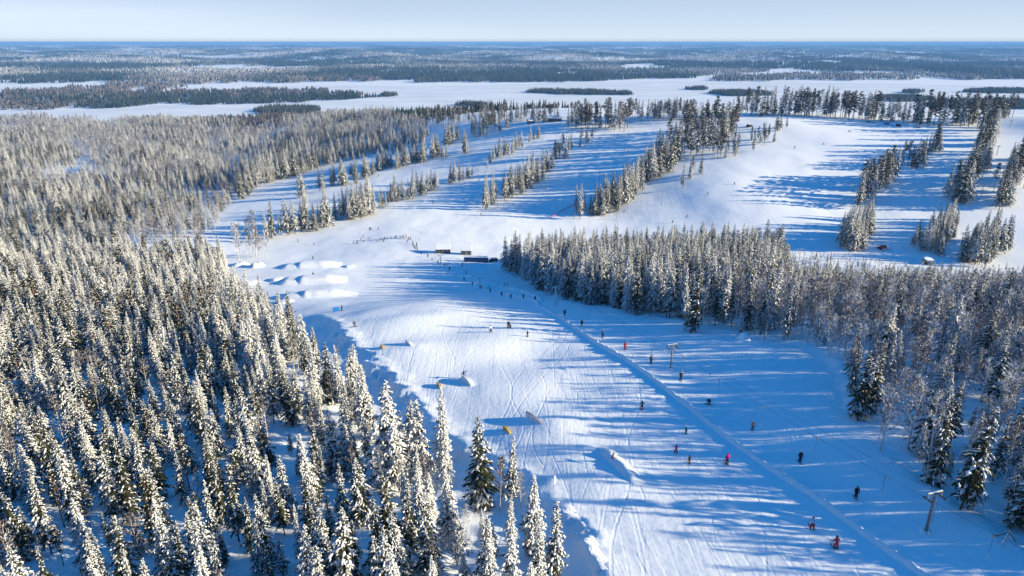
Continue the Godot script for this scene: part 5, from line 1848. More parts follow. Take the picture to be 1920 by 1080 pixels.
func van(x: float, z: float) -> void:
	var o := thing("parked_van", "dark parked van with snow on its roof beside the container", "van", on_ground(x, z, -0.05), 0.35)
	var s := Shape.new()
	var dark := Color(0.02, 0.025, 0.035)
	s.box(Vector3(0, 0.75, 0), Vector3(4.6, 0.8, 1.85), dark, Basis(), 0.12)
	s.box(Vector3(0.3, 1.45, 0), Vector3(3.6, 0.75, 1.7), dark, Basis(), 0.2)
	part("body", s.mesh(), paint_vc(0.3), o)
	s = Shape.new()
	s.box(Vector3(0.3, 1.92, 0), Vector3(3.3, 0.22, 1.55), Color(0.84, 0.85, 0.86), Basis(), 0.1)
	part("roof_snow", s.mesh(), M.tree, o)
	var glass := paint(lin(0.03, 0.035, 0.045), 0.1)
	for k in 3:
		s = Shape.new()
		s.box(Vector3(-0.8 + k * 1.1, 1.5, 0.86), Vector3(0.95, 0.5, 0.03), Color.WHITE)
		part("window", s.mesh(), glass, o)
	for sx in [-1.45, 1.45]:
		for sz in [-0.8, 0.8]:
			s = Shape.new()
			s.tube(Vector3(sx, 0.36, sz), Vector3(sx, 0.36, sz + signf(sz) * 0.16), 0.36, 0.36, 14, Color(0.02, 0.02, 0.02), true)
			part("wheel", s.mesh(), M.tree, o)


func paint_vc(gloss: float) -> StandardMaterial3D:
	var m := StandardMaterial3D.new()
	m.vertex_color_use_as_albedo = true
	m.roughness = gloss
	return m


func groomer(x: float, z: float) -> void:
	var o := thing("snow_groomer", "red snow groomer with a wide front blade at the foot of the shaded run", "snow groomer", on_ground(x, z, -0.1), 0.1)
	var red := Color(0.45, 0.035, 0.025)
	var s := Shape.new()
	s.box(Vector3(0, 1.05, 0.2), Vector3(2.2, 0.6, 3.6), red, Basis(), 0.08)
	s.box(Vector3(0, 1.45, -1.2), Vector3(2.1, 0.5, 1.3), Color(0.05, 0.05, 0.05), Basis(), 0.06)
	part("chassis", s.mesh(), paint_vc(0.4), o)
	s = Shape.new()
	s.box(Vector3(0, 1.95, 0.75), Vector3(2.0, 1.3, 1.7), red, Basis(), 0.15)
	var cab := part("cab", s.mesh(), paint_vc(0.4), o)
	var glass := paint(lin(0.04, 0.05, 0.06), 0.1)
	s = Shape.new()
	s.box(Vector3(0, 2.1, 1.61), Vector3(1.7, 0.75, 0.05), Color.WHITE)
	part("windscreen", s.mesh(), glass, cab)
	for sg in [-1.0, 1.0]:
		s = Shape.new()
		s.box(Vector3(sg * 1.01, 2.1, 0.8), Vector3(0.05, 0.7, 1.2), Color.WHITE)
		part("side_window", s.mesh(), glass, cab)
		s = Shape.new()
		s.tube(Vector3(sg * 0.7, 2.72, 1.4), Vector3(sg * 0.7, 2.72, 1.5), 0.12, 0.12, 8, Color(0.7, 0.7, 0.6), true)
		part("lamp", s.mesh(), M.tree, cab)
		s = Shape.new()
		for k in 22:
			var a := TAU * k / 22.0
			var b := TAU * (k + 1) / 22.0
			var p := Vector3(sg * 1.55, 0.5 + 0.45 * sin(a), 1.9 * cos(a) * (1.0 if absf(cos(a)) > 0.9 else 1.0))
			var q := Vector3(sg * 1.55, 0.5 + 0.45 * sin(b), 1.9 * cos(b))
			var m := (p + q) / 2
			s.box(m, Vector3(1.1, 0.08, p.distance_to(q) * 0.8), Color(0.035, 0.035, 0.04), Basis(Vector3.RIGHT, -atan2(q.y - p.y, q.z - p.z)))
		var tr := part("track", s.mesh(), M.tree, o)
		for k in 4:
			s = Shape.new()
			s.tube(Vector3(sg * 1.3, 0.5, -1.3 + k * 0.86), Vector3(sg * 1.7, 0.5, -1.3 + k * 0.86), 0.34, 0.34, 12, Color(0.05, 0.05, 0.05), true)
			part("wheel", s.mesh(), M.tree, tr)
	s = Shape.new()
	s.box(Vector3(0, 0.75, 2.75), Vector3(4.3, 0.95, 0.14), Color(0.6, 0.6, 0.6), Basis(Vector3.RIGHT, 0.2), 0.03)
	s.box(Vector3(-2.3, 0.75, 3.0), Vector3(0.7, 0.95, 0.12), Color(0.6, 0.6, 0.6), Basis(Vector3.UP, 0.6))
	s.box(Vector3(2.3, 0.75, 3.0), Vector3(0.7, 0.95, 0.12), Color(0.6, 0.6, 0.6), Basis(Vector3.UP, -0.6))
	part("blade", s.mesh(), M.tree, o)
	for sg in [-1.0, 1.0]:
		s = Shape.new()
		s.tube(Vector3(sg * 0.7, 0.9, 1.8), Vector3(sg * 0.7, 0.75, 2.7), 0.08, 0.08, 6, Color(0.05, 0.05, 0.05))
		part("blade_arm", s.mesh(), M.tree, o)
	s = Shape.new()
	s.box(Vector3(0, 0.45, -2.6), Vector3(4.4, 0.5, 0.7), Color(0.06, 0.06, 0.06), Basis(), 0.1)
	part("tiller", s.mesh(), M.tree, o)


# ---------------------------------------------------------------- park furniture

func jib(called: String, label: String, x: float, z: float, heading: float, length: float, tall: float, wide: float, arc: float, side: Color, top: Color) -> void:
	var o := thing(called, label, "jib box", on_ground(x, z, -0.1), heading, "jib boxes of the park run")
	var face := Shape.new()
	var deck := Shape.new()
	var n := 16
	for k in n:
		var pts := []
		for i in [k, k + 1]:
			var t := float(i) / n
			pts.append(Vector3(0, tall * (lerpf(0.75, 1.0, sin(PI * t)) if arc <= 0.0 else 0.45 + 0.55 * arc * sin(PI * (0.12 + 0.76 * t))), (t - 0.5) * length))
		var a: Vector3 = pts[0]
		var b: Vector3 = pts[1]
		var h := Vector3(wide / 2, 0, 0)
		var tone := side if k % 4 != 3 else side * 0.82
		for sg in [-1.0, 1.0]:
			face.quad(a + h * sg, b + h * sg, Vector3(h.x * sg, -0.3, b.z), Vector3(h.x * sg, -0.3, a.z), Vector3(sg, 0, 0), tone)
		deck.box((a + b) / 2 + Vector3(0, 0.04, 0), Vector3(wide + 0.08, 0.07, a.distance_to(b) + 0.01), top, Basis(Vector3.RIGHT, -atan2(b.y - a.y, b.z - a.z)))
		if k == 0:
			face.quad(a + h, a - h, Vector3(-h.x, -0.3, a.z), Vector3(h.x, -0.3, a.z), Vector3(0, 0, -1), tone)
		if k == n - 1:
			face.quad(b + h, b - h, Vector3(-h.x, -0.3, b.z), Vector3(h.x, -0.3, b.z), Vector3(0, 0, 1), tone)
	part("side_panel", face.mesh(), M.tree, o)
	part("deck", deck.mesh(), M.tree, o)


func park() -> void:
	var yellow := Color(0.55, 0.38, 0.12)
	var packed := Color(0.8, 0.81, 0.82)
	var pale := Color(0.8, 0.8, 0.8)
	jib("jib_box", "small yellow jib box farthest up the left rim of the park run", -28.7, -138.2, 0.42, 1.8, 0.7, 0.55, 1.0, yellow, yellow)
	jib("jib_box", "yellow jib box at the rim above the slim all white spruce", -14.1, -118.3, 0.42, 2.5, 0.6, 0.38, 1.0, yellow, yellow)
	jib("jib_box", "yellow jib box nearest the camera at the rim", -0.8, -98.8, 0.45, 2.6, 0.65, 0.38, 1.0, yellow, yellow)
	jib("jib_box", "snow covered jib box beside the farthest yellow one", -22.9, -139.1, 0.5, 3.6, 0.7, 0.6, 1.0, packed, pale)
	jib("jib_box", "arched snow topped jib box with a snowboarder on its crest", -8.7, -119.5, 0.5, 4.4, 1.1, 0.7, 1.0, packed, pale)
	jib("jib_box", "long arched jib box with a red brown edge, nearest but one", 3.8, -101.4, 0.55, 5.0, 0.8, 0.32, 1.0, packed, Color(0.3, 0.27, 0.27))
	solo("snow_ridge", ridge(PackedVector2Array([Vector2(13.8, -91.6), Vector2(15.0, -87.7), Vector2(16.3, -83.4), Vector2(17.7, -79.0)]), 1.6, 1.0, 0.2, 68, 0.06), M.loose, "bright white snow ridge beside the snowboarder in mauve", "snow ridge")
	# the blue barrel
	var o := thing("barrel", "large blue barrel lying at the end of the three jumps", "barrel", on_ground(-54.6, -197.0, 0.55), 0.3)
	var s := Shape.new()
	var blue := Color(0.02, 0.22, 0.6)
	for k in 8:
		var a := PI * k / 8.0
		var b := PI * (k + 1) / 8.0
		s.tube(Vector3(-0.95 * cos(a), 0, 0), Vector3(-0.95 * cos(b), 0, 0), 0.55 + 0.13 * sin(a), 0.55 + 0.13 * sin(b), 18, blue)
	part("shell", s.mesh(), paint_vc(0.4), o)
	for sg in [-1.0, 1.0]:
		s = Shape.new()
		s.tube(Vector3(sg * 0.9, 0, 0), Vector3(sg * 0.97, 0, 0), 0.57, 0.54, 18, blue * 0.7, true)
		part("end", s.mesh(), paint_vc(0.4), o)
	for k in 2:
		s = Shape.new()
		s.tube(Vector3(-0.42 + k * 0.8, 0, 0), Vector3(-0.38 + k * 0.8, 0, 0), 0.7, 0.7, 18, blue * 0.6, true)
		part("hoop", s.mesh(), M.tree, o)


func pole(called: String, label: String, x: float, z: float, tall: float, col: Color, lamp: bool, group: String) -> void:
	var o := thing(called, label, "lamp post" if lamp else "post", on_ground(x, z, -0.3), rng.randf_range(-0.3, 0.3), group)
	var s := Shape.new()
	s.tube(Vector3.ZERO, Vector3(0, tall, 0), 0.14, 0.1, 8, col, true)
	part("mast", s.mesh(), M.tree, o)
	if lamp:
		s = Shape.new()
		s.box(Vector3(0, tall - 0.25, 0.1), Vector3(1.3, 0.1, 0.1), col)
		part("bracket", s.mesh(), M.tree, o)
		for sg in [-1.0, 1.0]:
			s = Shape.new()
			s.box(Vector3(sg * 0.5, tall - 0.1, 0.22), Vector3(0.5, 0.36, 0.2), Color(0.3, 0.3, 0.3), Basis(Vector3.RIGHT, 0.5), 0.03)
			part("lamp_head", s.mesh(), M.tree, o)


func small_things() -> void:
	var g := "lamp posts along the far runs"
	var grey := Color(0.28, 0.25, 0.22)
	for p in [[99.0, -443.0, 9.5, "lamp post standing free on the sunlit run, mound at its foot"], [67.6, -430.2, 7.5, "lamp post at the foot of the long spruce row"], [64.4, -499.5, 8.5, "lamp post behind the long spruce row"], [90.4, -554.8, 9.0, "thin lamp post high on the shaded run"], [90.6, -539.2, 8.0, "second thin lamp post high on the shaded run"], [40.7, -434.5, 9.0, "lamp post by the group of three spruces"], [-82.8, -468.3, 9.0, "lamp post in the spruce row below the shaded upper run"], [-9.9, -460.0, 9.5, "lamp post at the lower end of the middle spruce row"], [98.6, -480.0, 9.0, "lamp post among the spruces of the long row"], [113.0, -463.7, 8.0, "lamp post at the open edge of the wide run"], [-150.4, -511.2, 12.0, "thin mast on the upper left run"]]:
		pole("lamp_post", p[3], p[0], p[1], p[2], grey, true, g)
	# snow lance with a strut, left of the flat run
	var o := thing("snow_lance", "frosted snow lance with a slanting strut left of the flat run", "snow lance", on_ground(-145.2, -388.0, -0.3), 0.0)
	var s := Shape.new()
	s.tube(Vector3.ZERO, Vector3(-0.9, 9.5, 0), 0.16, 0.09, 8, Color(0.6, 0.6, 0.6), true)
	part("lance", s.mesh(), M.tree, o)
	s = Shape.new()
	s.tube(Vector3(4.4, 0.3, 0), Vector3(-0.5, 6.0, 0), 0.1, 0.1, 6, Color(0.6, 0.6, 0.6), true)
	part("strut", s.mesh(), M.tree, o)
	s = Shape.new()
	s.tube(Vector3(-0.9, 9.4, 0), Vector3(-0.2, 9.8, 0.2), 0.13, 0.16, 8, Color(0.3, 0.3, 0.3), true)
	part("nozzle", s.mesh(), M.tree, o)
	# second lift at the right
	for p in [[248.9, -364.1, "T shaped tower of the right lift above the hut"], [296.8, -426.0, "second tower up the right lift lane"], [347.8, -493.2, "third tower up the right lift lane"], [404.4, -566.0, "top tower of the right lift under the ridge"]]:
		tower(p[2], p[0], p[1], 0.15, 7.0, false)
	# pink safety net
	var posts := [Vector2(25.9, -436.2), Vector2(29.8, -443.4), Vector2(34.1, -449.1), Vector2(38.4, -454.5), Vector2(43.1, -459.5)]
	o = thing("safety_net", "pink safety net on thin posts at the foot of the shaded run", "safety net", on_ground(posts[0].x, posts[0].y))
	for p in posts:
		s = Shape.new()
		var b := on_ground(p.x, p.y) - o.position
		s.tube(b, b + Vector3(0, 1.5, 0), 0.04, 0.04, 6, Color(0.5, 0.25, 0.33), true)
		part("post", s.mesh(), M.tree, o)
	for i in posts.size() - 1:
		s = Shape.new()
		for k in 14:
			var y := 0.2 + k * 0.085
			var a := on_ground(posts[i].x, posts[i].y, y) - o.position
			var b := on_ground(posts[i + 1].x, posts[i + 1].y, y) - o.position
			s.tube(a, b, 0.018, 0.018, 4, Color(0.7, 0.2, 0.42))
		for k in 24:
			var t := k / 24.0
			var q: Vector2 = posts[i].lerp(posts[i + 1], t)
			var a := on_ground(q.x, q.y, 0.25) - o.position
			s.tube(a, a + Vector3(0, 1.1, 0), 0.02, 0.02, 4, Color(0.75, 0.12, 0.42))
		part("net_panel", s.mesh(), M.tree, o)
	# white feather flag at the rim
	o = thing("feather_flag", "tall white feather flag at the rim of the slope", "flag", on_ground(5.8, -79.6, -0.2), 0.5)
	o.scale = Vector3.ONE * 0.8
	s = Shape.new()
	s.tube(Vector3.ZERO, Vector3(0.1, 2.7, 0), 0.03, 0.02, 6, Color(0.3, 0.3, 0.3), true)
	part("pole", s.mesh(), M.tree, o)
	s = Shape.new()
	for k in 8:
		var y0 := 0.8 + k * 0.24
		var y1 := y0 + 0.24
		var w0 := 0.42 * sin(PI * (0.12 + 0.88 * k / 8.0))
		var w1 := 0.42 * sin(PI * (0.12 + 0.88 * (k + 1) / 8.0))
		for sg in [-1.0, 1.0]:
			s.quad(Vector3(0.05, y0, sg * 0.012), Vector3(0.05 + w0, y0, sg * 0.012), Vector3(0.05 + w1, y1, sg * 0.012), Vector3(0.05, y1, sg * 0.012), Vector3(0, 0, sg), Color(0.75, 0.75, 0.76))
	part("banner", s.mesh(), M.tree, o)
	# leaning logs at the right wood's corner
	o = thing("log_tripod", "three snowy logs leaned together at the lower right corner", "logs", on_ground(55.7, -62.7, -0.1), 0.4)
	for d in [Vector3(-1.3, 0, 0.2), Vector3(1.2, 0, 0.5), Vector3(0.1, 0, -1.2)]:
		s = Shape.new()
		s.tube(d, Vector3(0, 1.6, 0) - d * 0.1, 0.09, 0.07, 7, Color(0.16, 0.12, 0.09), true)
		s.tube(d + Vector3(0, 0.07, 0), Vector3(0, 1.66, 0) - d * 0.1, 0.07, 0.05, 5, Color(0.8, 0.8, 0.8))
		part("log", s.mesh(), M.tree, o)
	# rocks and scrub below the ridge pines
	var heads := ["dark snow capped boulder below the ridge pines", "dark boulder right of the first under the ridge pines", "low dark boulder in the group under the ridge", "widest dark boulder of the group under the ridge", "dark boulder at the right end of the group under the ridge", "boulder with brush on the sunny shoulder"]
	var bp := [[313.0, -613.6, 1.6], [316.9, -610.1, 1.4], [322.7, -600.5, 1.8], [326.2, -588.9, 2.6], [338.2, -579.6, 1.5], [202.5, -595.9, 2.6]]
	for k in bp.size():
		boulder(bp[k][0], bp[k][1], bp[k][2], heads[k], k)
	# saplings in the loose row on the upper left runs
	var n := 0
	for p in [[-187.0, -526.4], [-183.1, -528.5], [-179.9, -533.0], [-175.3, -534.9], [-171.2, -537.0], [-138.3, -500.6], [-132.6, -523.8], [-128.6, -528.2], [-124.0, -530.4], [-119.4, -532.7], [-113.9, -534.5], [-30.1, -549.7], [-28.9, -550.7], [-27.2, -551.5], [-25.9, -552.4]]:
		pole("snow_stake", "thin frosted stake standing on the upper left runs", p[0], p[1], 5.0 if n < 11 else 8.0, Color(0.35, 0.28, 0.25), false, "thin stakes on the upper left runs")
		n += 1


func boulder(x: float, z: float, size: float, label: String, seedling: int) -> void:
	var o := thing("boulder", label, "boulder", on_ground(x, z, -0.3), seedling * 1.3, "boulders under the ridge")
	var f := FastNoiseLite.new()
	f.seed = seedling
	f.frequency = 0.6
	var rock := Shape.new()
	var cap := Shape.new()
	var at := func(i: int, k: int) -> Vector3:
		var lat := PI * (k / 8.0 - 0.5)
		var lon := TAU * i / 12.0
		var d := Vector3(cos(lat) * cos(lon), sin(lat), cos(lat) * sin(lon))
		return d * size * (0.8 + 0.45 * f.get_noise_3dv(d * 2.0)) * Vector3(1.25, 0.75, 1.0) + Vector3(0, size * 0.4, 0)
	for k in 8:
		for i in 12:
			var a: Vector3 = at.call(i, k)
			var b: Vector3 = at.call(i + 1, k)
			var c: Vector3 = at.call(i + 1, k + 1)
			var d: Vector3 = at.call(i, k + 1)
			rock.quad(a, b, c, d, a + c - Vector3(0, size * 0.8, 0), Color(0.06, 0.055, 0.05))
			if k >= 6:
				cap.quad(a * 1.06, b * 1.06, c * 1.06, d * 1.06, Vector3.UP, Color(0.84, 0.84, 0.85))
	part("rock", rock.mesh(), M.tree, o)
	part("snow_cap", cap.mesh(), M.tree, o)


# ---------------------------------------------------------------- people

func body(pose: String) -> Array:
	# joints of a figure that faces -z; each bone: from, to, radii, zone (0 jacket, 1 trousers, 2 boots, 3 skin, 4 gloves)
	if bodies.has(pose):
		return bodies[pose]
	var hip := Vector3(0, 0.92, 0)
	var chest := Vector3(0, 1.36, 0)
	var head := Vector3(0, 1.66, -0.03)
	var feet := [Vector3(-0.13, 0.07, 0), Vector3(0.13, 0.07, 0)]
	var knees := [Vector3(-0.12, 0.5, -0.07), Vector3(0.12, 0.5, -0.07)]
	var elbows := [Vector3(-0.3, 1.13, 0.0), Vector3(0.3, 1.13, 0.0)]
	var hands := [Vector3(-0.27, 0.95, -0.24), Vector3(0.27, 0.95, -0.24)]
	if pose == "ride":
		hip = Vector3(0, 0.8, 0.1)
		chest = Vector3(0.02, 1.2, -0.1)
		head = Vector3(0.03, 1.5, -0.2)
		knees = [Vector3(-0.17, 0.47, -0.16), Vector3(0.14, 0.46, -0.16)]
		elbows = [Vector3(-0.36, 1.03, -0.12), Vector3(0.37, 1.03, -0.14)]
		hands = [Vector3(-0.42, 0.9, -0.36), Vector3(0.44, 0.92, -0.38)]
		feet = [Vector3(-0.17, 0.07, 0), Vector3(0.17, 0.07, 0.02)]
	elif pose == "crouch":
		hip = Vector3(0, 0.62, 0.2)
		chest = Vector3(0.0, 0.98, -0.12)
		head = Vector3(0.0, 1.22, -0.33)
		knees = [Vector3(-0.18, 0.47, -0.17), Vector3(0.16, 0.46, -0.17)]
		elbows = [Vector3(-0.33, 0.82, -0.2), Vector3(0.33, 0.8, -0.2)]
		hands = [Vector3(-0.25, 0.7, -0.42), Vector3(0.28, 0.72, -0.4)]
	elif pose == "arms":
		hip = Vector3(0, 0.82, 0.08)
		chest = Vector3(0, 1.24, -0.04)
		head = Vector3(0, 1.55, -0.08)
		feet = [Vector3(-0.22, 0.07, 0), Vector3(0.22, 0.07, 0)]
		knees = [Vector3(-0.22, 0.48, -0.12), Vector3(0.22, 0.48, -0.12)]
		elbows = [Vector3(-0.46, 1.3, 0.0), Vector3(0.44, 1.18, -0.05)]
		hands = [Vector3(-0.7, 1.4, -0.08), Vector3(0.66, 1.12, -0.14)]
	var bones := []
	bones.append([hip, chest, 0.165, 0.185, 0])
	bones.append([hip + Vector3(0, -0.06, 0), hip + Vector3(0, 0.04, 0), 0.17, 0.165, 1])
	bones.append([chest + Vector3(0, 0.1, 0), head + Vector3(0, -0.1, 0.02), 0.075, 0.065, 0])
	bones.append([head + Vector3(0, -0.05, -0.01), head + Vector3(0, 0.05, 0.01), 0.085, 0.105, 3])
	bones.append([head + Vector3(0, -0.02, -0.08), head + Vector3(0, -0.045, -0.115), 0.022, 0.018, 3])
	for k in 2:
		var sg := -1.0 if k == 0 else 1.0
		var shoulder := chest + Vector3(sg * 0.19, 0.08, 0)
		bones.append([chest + Vector3(0, 0.05, 0), shoulder, 0.13, 0.085, 0])
		bones.append([shoulder, elbows[k], 0.085, 0.065, 0])
		bones.append([elbows[k], hands[k], 0.064, 0.048, 0])
		var fwd: Vector3 = (hands[k] - elbows[k]).normalized()
		bones.append([hands[k], hands[k] + fwd * 0.09, 0.05, 0.045, 4])
		bones.append([hands[k], hands[k] + fwd * 0.04 + Vector3(-sg * 0.06, 0.03, 0), 0.022, 0.02, 4])
		bones.append([hip + Vector3(sg * 0.09, -0.03, 0), knees[k], 0.125, 0.09, 1])
		bones.append([knees[k], feet[k] + Vector3(0, 0.16, 0.02), 0.088, 0.075, 1])
		bones.append([feet[k] + Vector3(0, 0.2, 0.02), feet[k], 0.08, 0.07, 2])
		bones.append([feet[k] + Vector3(0, -0.005, 0.06), feet[k] + Vector3(0, -0.015, -0.16), 0.065, 0.055, 2])
	bodies[pose] = [nets(bones), feet, hands, head, chest]
	return bodies[pose]


func nets(bones: Array) -> ArrayMesh:
	var h := 0.036
	var lo := Vector3(-0.95, -0.08, -0.65)
	var nx := 53
	var ny := 54
	var nz := 33
	var field := PackedFloat32Array()
	field.resize(nx * ny * nz)
	field.fill(1.0)
	var zone := PackedByteArray()
	zone.resize(nx * ny * nz)
	var least := PackedFloat32Array()
	least.resize(nx * ny * nz)
	least.fill(1.0)
	for b in bones:
		var p: Vector3 = b[0]
		var q: Vector3 = b[1]
		var big := maxf(b[2], b[3]) + 0.13
		var mn := (p.min(q) - Vector3.ONE * big - lo) / h
		var mx := (p.max(q) + Vector3.ONE * big - lo) / h
		var d := q - p
		var dd := maxf(d.length_squared(), 1e-6)
		for z in range(maxi(0, int(mn.z)), mini(nz, int(mx.z) + 1)):
			for y in range(maxi(0, int(mn.y)), mini(ny, int(mx.y) + 1)):
				for x in range(maxi(0, int(mn.x)), mini(nx, int(mx.x) + 1)):
					var o := lo + Vector3(x, y, z) * h
					var t := clampf((o - p).dot(d) / dd, 0.0, 1.0)
					var s := o.distance_to(p + d * t) - lerpf(b[2], b[3], t)
					var i := (z * ny + y) * nx + x
					var was := field[i]
					var k := maxf(0.045 - absf(was - s), 0.0) / 0.045
					field[i] = minf(was, s) - k * k * 0.045 * 0.25
					if s < least[i]:
						least[i] = s
						zone[i] = b[4]
	var ids := {}
	var verts: Array[Vector3] = []
	var zones: Array[int] = []
	for z in nz - 1:
		for y in ny - 1:
			for x in nx - 1:
				var i := (z * ny + y) * nx + x
				var corner := [i, i + 1, i + nx, i + nx + 1, i + nx * ny, i + nx * ny + 1, i + nx * ny + nx, i + nx * ny + nx + 1]
				var inside := 0
				for c in corner:
					if field[c] < 0.0:
						inside += 1
				if inside == 0 or inside == 8:
					continue
				var sum := Vector3.ZERO
				var count := 0
				for e in [[0, 1], [2, 3], [4, 5], [6, 7], [0, 2], [1, 3], [4, 6], [5, 7], [0, 4], [1, 5], [2, 6], [3, 7]]:
					var fa := field[corner[e[0]]]
					var fb := field[corner[e[1]]]
					if (fa < 0.0) != (fb < 0.0):
						var t := fa / (fa - fb)
						var pa := Vector3(e[0] & 1, (e[0] >> 1) & 1, e[0] >> 2)
						var pb := Vector3(e[1] & 1, (e[1] >> 1) & 1, e[1] >> 2)
						sum += pa.lerp(pb, t)
						count += 1
				ids[i] = verts.size()
				verts.append(lo + (Vector3(x, y, z) + sum / count) * h)
				zones.append(zone[i])
	var tools := []
	for k in 5:
		var s := SurfaceTool.new()
		s.begin(Mesh.PRIMITIVE_TRIANGLES)
		tools.append(s)
	var norm: Array[Vector3] = []
	for v in verts:
		var g := (v - lo) / h
		var i := (int(g.z) * ny + int(g.y)) * nx + int(g.x)
		norm.append(Vector3(field[i + 1] - field[i], field[i + nx] - field[i], field[i + nx * ny] - field[i]).normalized())
	var used := [false, false, false, false, false]
	var strides := [1, nx, nx * ny]
	for i: int in ids:
		for ax in 3:
			var a := field[i]
			var b := field[i + strides[ax]]
			if (a < 0.0) == (b < 0.0):
				continue
			var u: int = strides[(ax + 1) % 3]
			var w: int = strides[(ax + 2) % 3]
			if not (ids.has(i - u) and ids.has(i - w) and ids.has(i - u - w)):
				continue
			var q := [ids[i], ids[i - u], ids[i - u - w], ids[i - w]]
			var out: Vector3 = norm[q[0]] + norm[q[1]] + norm[q[2]] + norm[q[3]]
			var face: Vector3 = (verts[q[2]] - verts[q[0]]).cross(verts[q[1]] - verts[q[0]])
			if face.dot(out) < 0.0:
				q.reverse()
			var zn: int = zones[q[0]]
			used[zn] = true
			for k in [0, 1, 2, 0, 2, 3]:
				tools[zn].set_normal(norm[q[k]])
				tools[zn].add_vertex(verts[q[k]])
	var m := ArrayMesh.new()
	for k in 5:
		tools[k].commit(m)
	return m


func ski_shape(length: float, wide: float) -> ArrayMesh:
	var s := Shape.new()
	var n := 12
	for k in n:
		var z0 := 0.42 * length - length * k / n
		var z1 := 0.42 * length - length * (k + 1) / n
		var bend := func(z: float) -> float: return 0.02 + 0.16 * pow(maxf(0.0, (-z - length * 0.42) / (length * 0.16)), 2.0)
		var w0 := wide * (1.0 if k > 0 else 0.8)
		var w1 := wide * (1.0 if k < n - 1 else 0.35)
		var a := Vector3(0, bend.call(z0), z0)
		var b := Vector3(0, bend.call(z1), z1)
		for up in [0.0, 0.022]:
			s.quad(a + Vector3(-w0 / 2, up, 0), a + Vector3(w0 / 2, up, 0), b + Vector3(w1 / 2, up, 0), b + Vector3(-w1 / 2, up, 0), Vector3.UP if up > 0.0 else Vector3.DOWN, Color.WHITE)
		for sg in [-1.0, 1.0]:
			s.quad(a + Vector3(sg * w0 / 2, 0, 0), a + Vector3(sg * w0 / 2, 0.022, 0), b + Vector3(sg * w1 / 2, 0.022, 0), b + Vector3(sg * w1 / 2, 0, 0), Vector3(sg, 0, 0), Color.WHITE)
	return s.mesh()


func tint(col: Color, gloss := 0.8) -> StandardMaterial3D:
	var key := "tint" + col.to_html() + str(gloss)
	if not shared.has(key):
		shared[key] = paint(col, gloss)
	return shared[key]


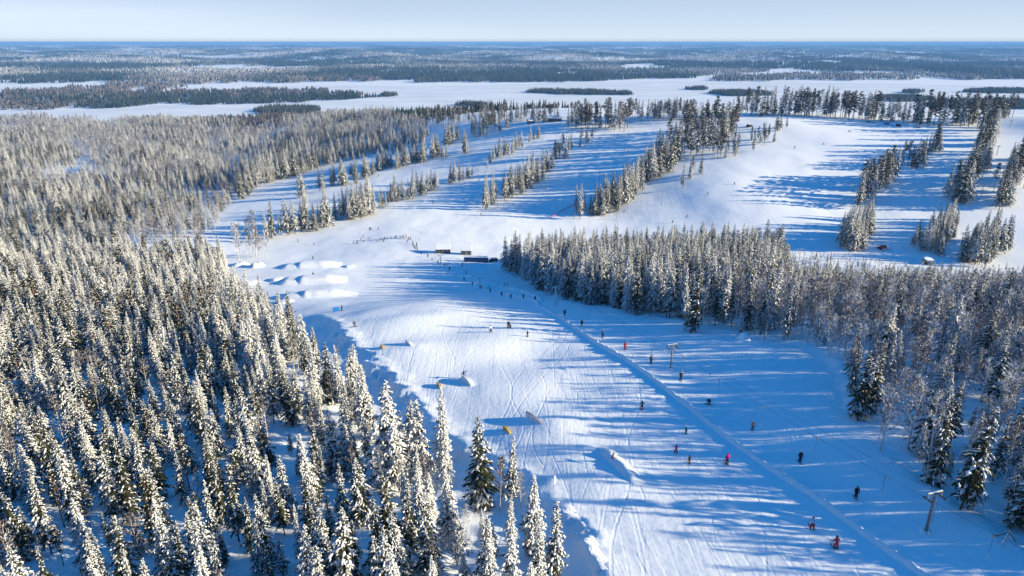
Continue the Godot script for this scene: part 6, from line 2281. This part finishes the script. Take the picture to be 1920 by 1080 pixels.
func skier(x: float, z: float, pose: String, jacket: String, trousers: String, board: int, turn: float, label: String, group: String) -> void:
	var b := body(pose)
	var o := thing("person", label, "person", on_ground(x, z, 0.01), deg_to_rad(turn + rng.randf_range(-9, 9)), group)
	var child := label.contains("small") or label.contains("child") or label.contains("shorter")
	o.scale = Vector3.ONE * (0.8 if child else rng.randf_range(0.96, 1.06))
	var p := part("body", b[0], null, o)
	p.material_override = null
	var jc := Color(jacket)
	p.set_surface_override_material(0, tint(jc))
	p.set_surface_override_material(1, tint(Color(trousers)))
	p.set_surface_override_material(2, tint(lin(0.03, 0.03, 0.035), 0.5))
	p.set_surface_override_material(3, tint(lin(0.5, 0.32, 0.24)))
	p.set_surface_override_material(4, tint(lin(0.02, 0.02, 0.022)))
	if not shared.has("helmet"):
		var s := Shape.new()
		for k in 6:
			var a := PI * 0.5 * k / 6.0
			var c := PI * 0.5 * (k + 1) / 6.0
			s.tube(Vector3(0, 0.135 * sin(a), 0.015), Vector3(0, 0.135 * sin(c), 0.015), 0.128 * cos(a), 0.128 * cos(c) + 0.001, 14, Color.WHITE)
		for k in 8:
			var a := PI * (0.05 + 0.9 * k / 8.0)
			var c := PI * (0.05 + 0.9 * (k + 1) / 8.0)
			s.quad(Vector3(0.124 * cos(a), -0.07, 0.015 + 0.124 * sin(a)), Vector3(0.124 * cos(c), -0.07, 0.015 + 0.124 * sin(c)), Vector3(0.128 * cos(c), 0.0, 0.015 + 0.128 * sin(c)), Vector3(0.128 * cos(a), 0.0, 0.015 + 0.128 * sin(a)), Vector3(cos(a), 0, sin(a)), Color.WHITE)
		shared.helmet = s.mesh()
		s = Shape.new()
		for k in 6:
			var a := PI * (1.12 + 0.76 * k / 6.0)
			var c := PI * (1.12 + 0.76 * (k + 1) / 6.0)
			s.quad(Vector3(0.12 * cos(a), -0.03, 0.12 * sin(a)), Vector3(0.12 * cos(c), -0.03, 0.12 * sin(c)), Vector3(0.124 * cos(c), 0.045, 0.124 * sin(c)), Vector3(0.124 * cos(a), 0.045, 0.124 * sin(a)), Vector3(cos(a), 0, sin(a)), Color.WHITE)
		shared.goggles = s.mesh()
		shared.ski = ski_shape(1.62, 0.1)
		shared.snowboard = ski_shape(1.5, 0.28)
		s = Shape.new()
		s.tube(Vector3.ZERO, Vector3(0, -1.0, 0.25), 0.014, 0.01, 5, Color.WHITE)
		s.tube(Vector3(0, -0.9, 0.225), Vector3(0, -0.91, 0.228), 0.05, 0.05, 8, Color.WHITE, true)
		shared.ski_pole = s.mesh()
	var hat := tint([Color("#1b1c20"), Color("#d8d8dc"), Color("#23324d"), Color("#3a3a40"), Color("#8c2a30")][rng.randi_range(0, 4)], 0.4)
	part("helmet", shared.helmet, hat, o).position = b[3] + Vector3(0, 0.03, 0)
	part("goggles", shared.goggles, tint(lin(0.02, 0.02, 0.03), 0.15), o).position = b[3] + Vector3(0, 0.02, -0.005)
	if board == 1:
		var q := part("snowboard", shared.snowboard, tint(lin(0.05, 0.05, 0.06), 0.4), o)
		q.rotation.y = PI / 2
		q.position = Vector3(0.12, 0.0, 0)
	else:
		var red := label.contains("red skis")
		var sc := tint(Color("#c8282a") if red else [Color("#2a2c33"), Color("#b9bcc4"), Color("#8e2b2e"), Color("#2b4a73")][rng.randi_range(0, 3)], 0.4)
		for k in 2:
			var q := part("ski", shared.ski, sc, o)
			q.position = Vector3(b[1][k].x, 0.0, b[1][k].z)
			q.rotation.y = (-0.05 if k == 0 else 0.05) if pose != "ride" else 0.0
			if not child and group != "riders on the drag lift":
				part("ski_pole", shared.ski_pole, tint(lin(0.12, 0.12, 0.13), 0.4), o).position = b[2][k]
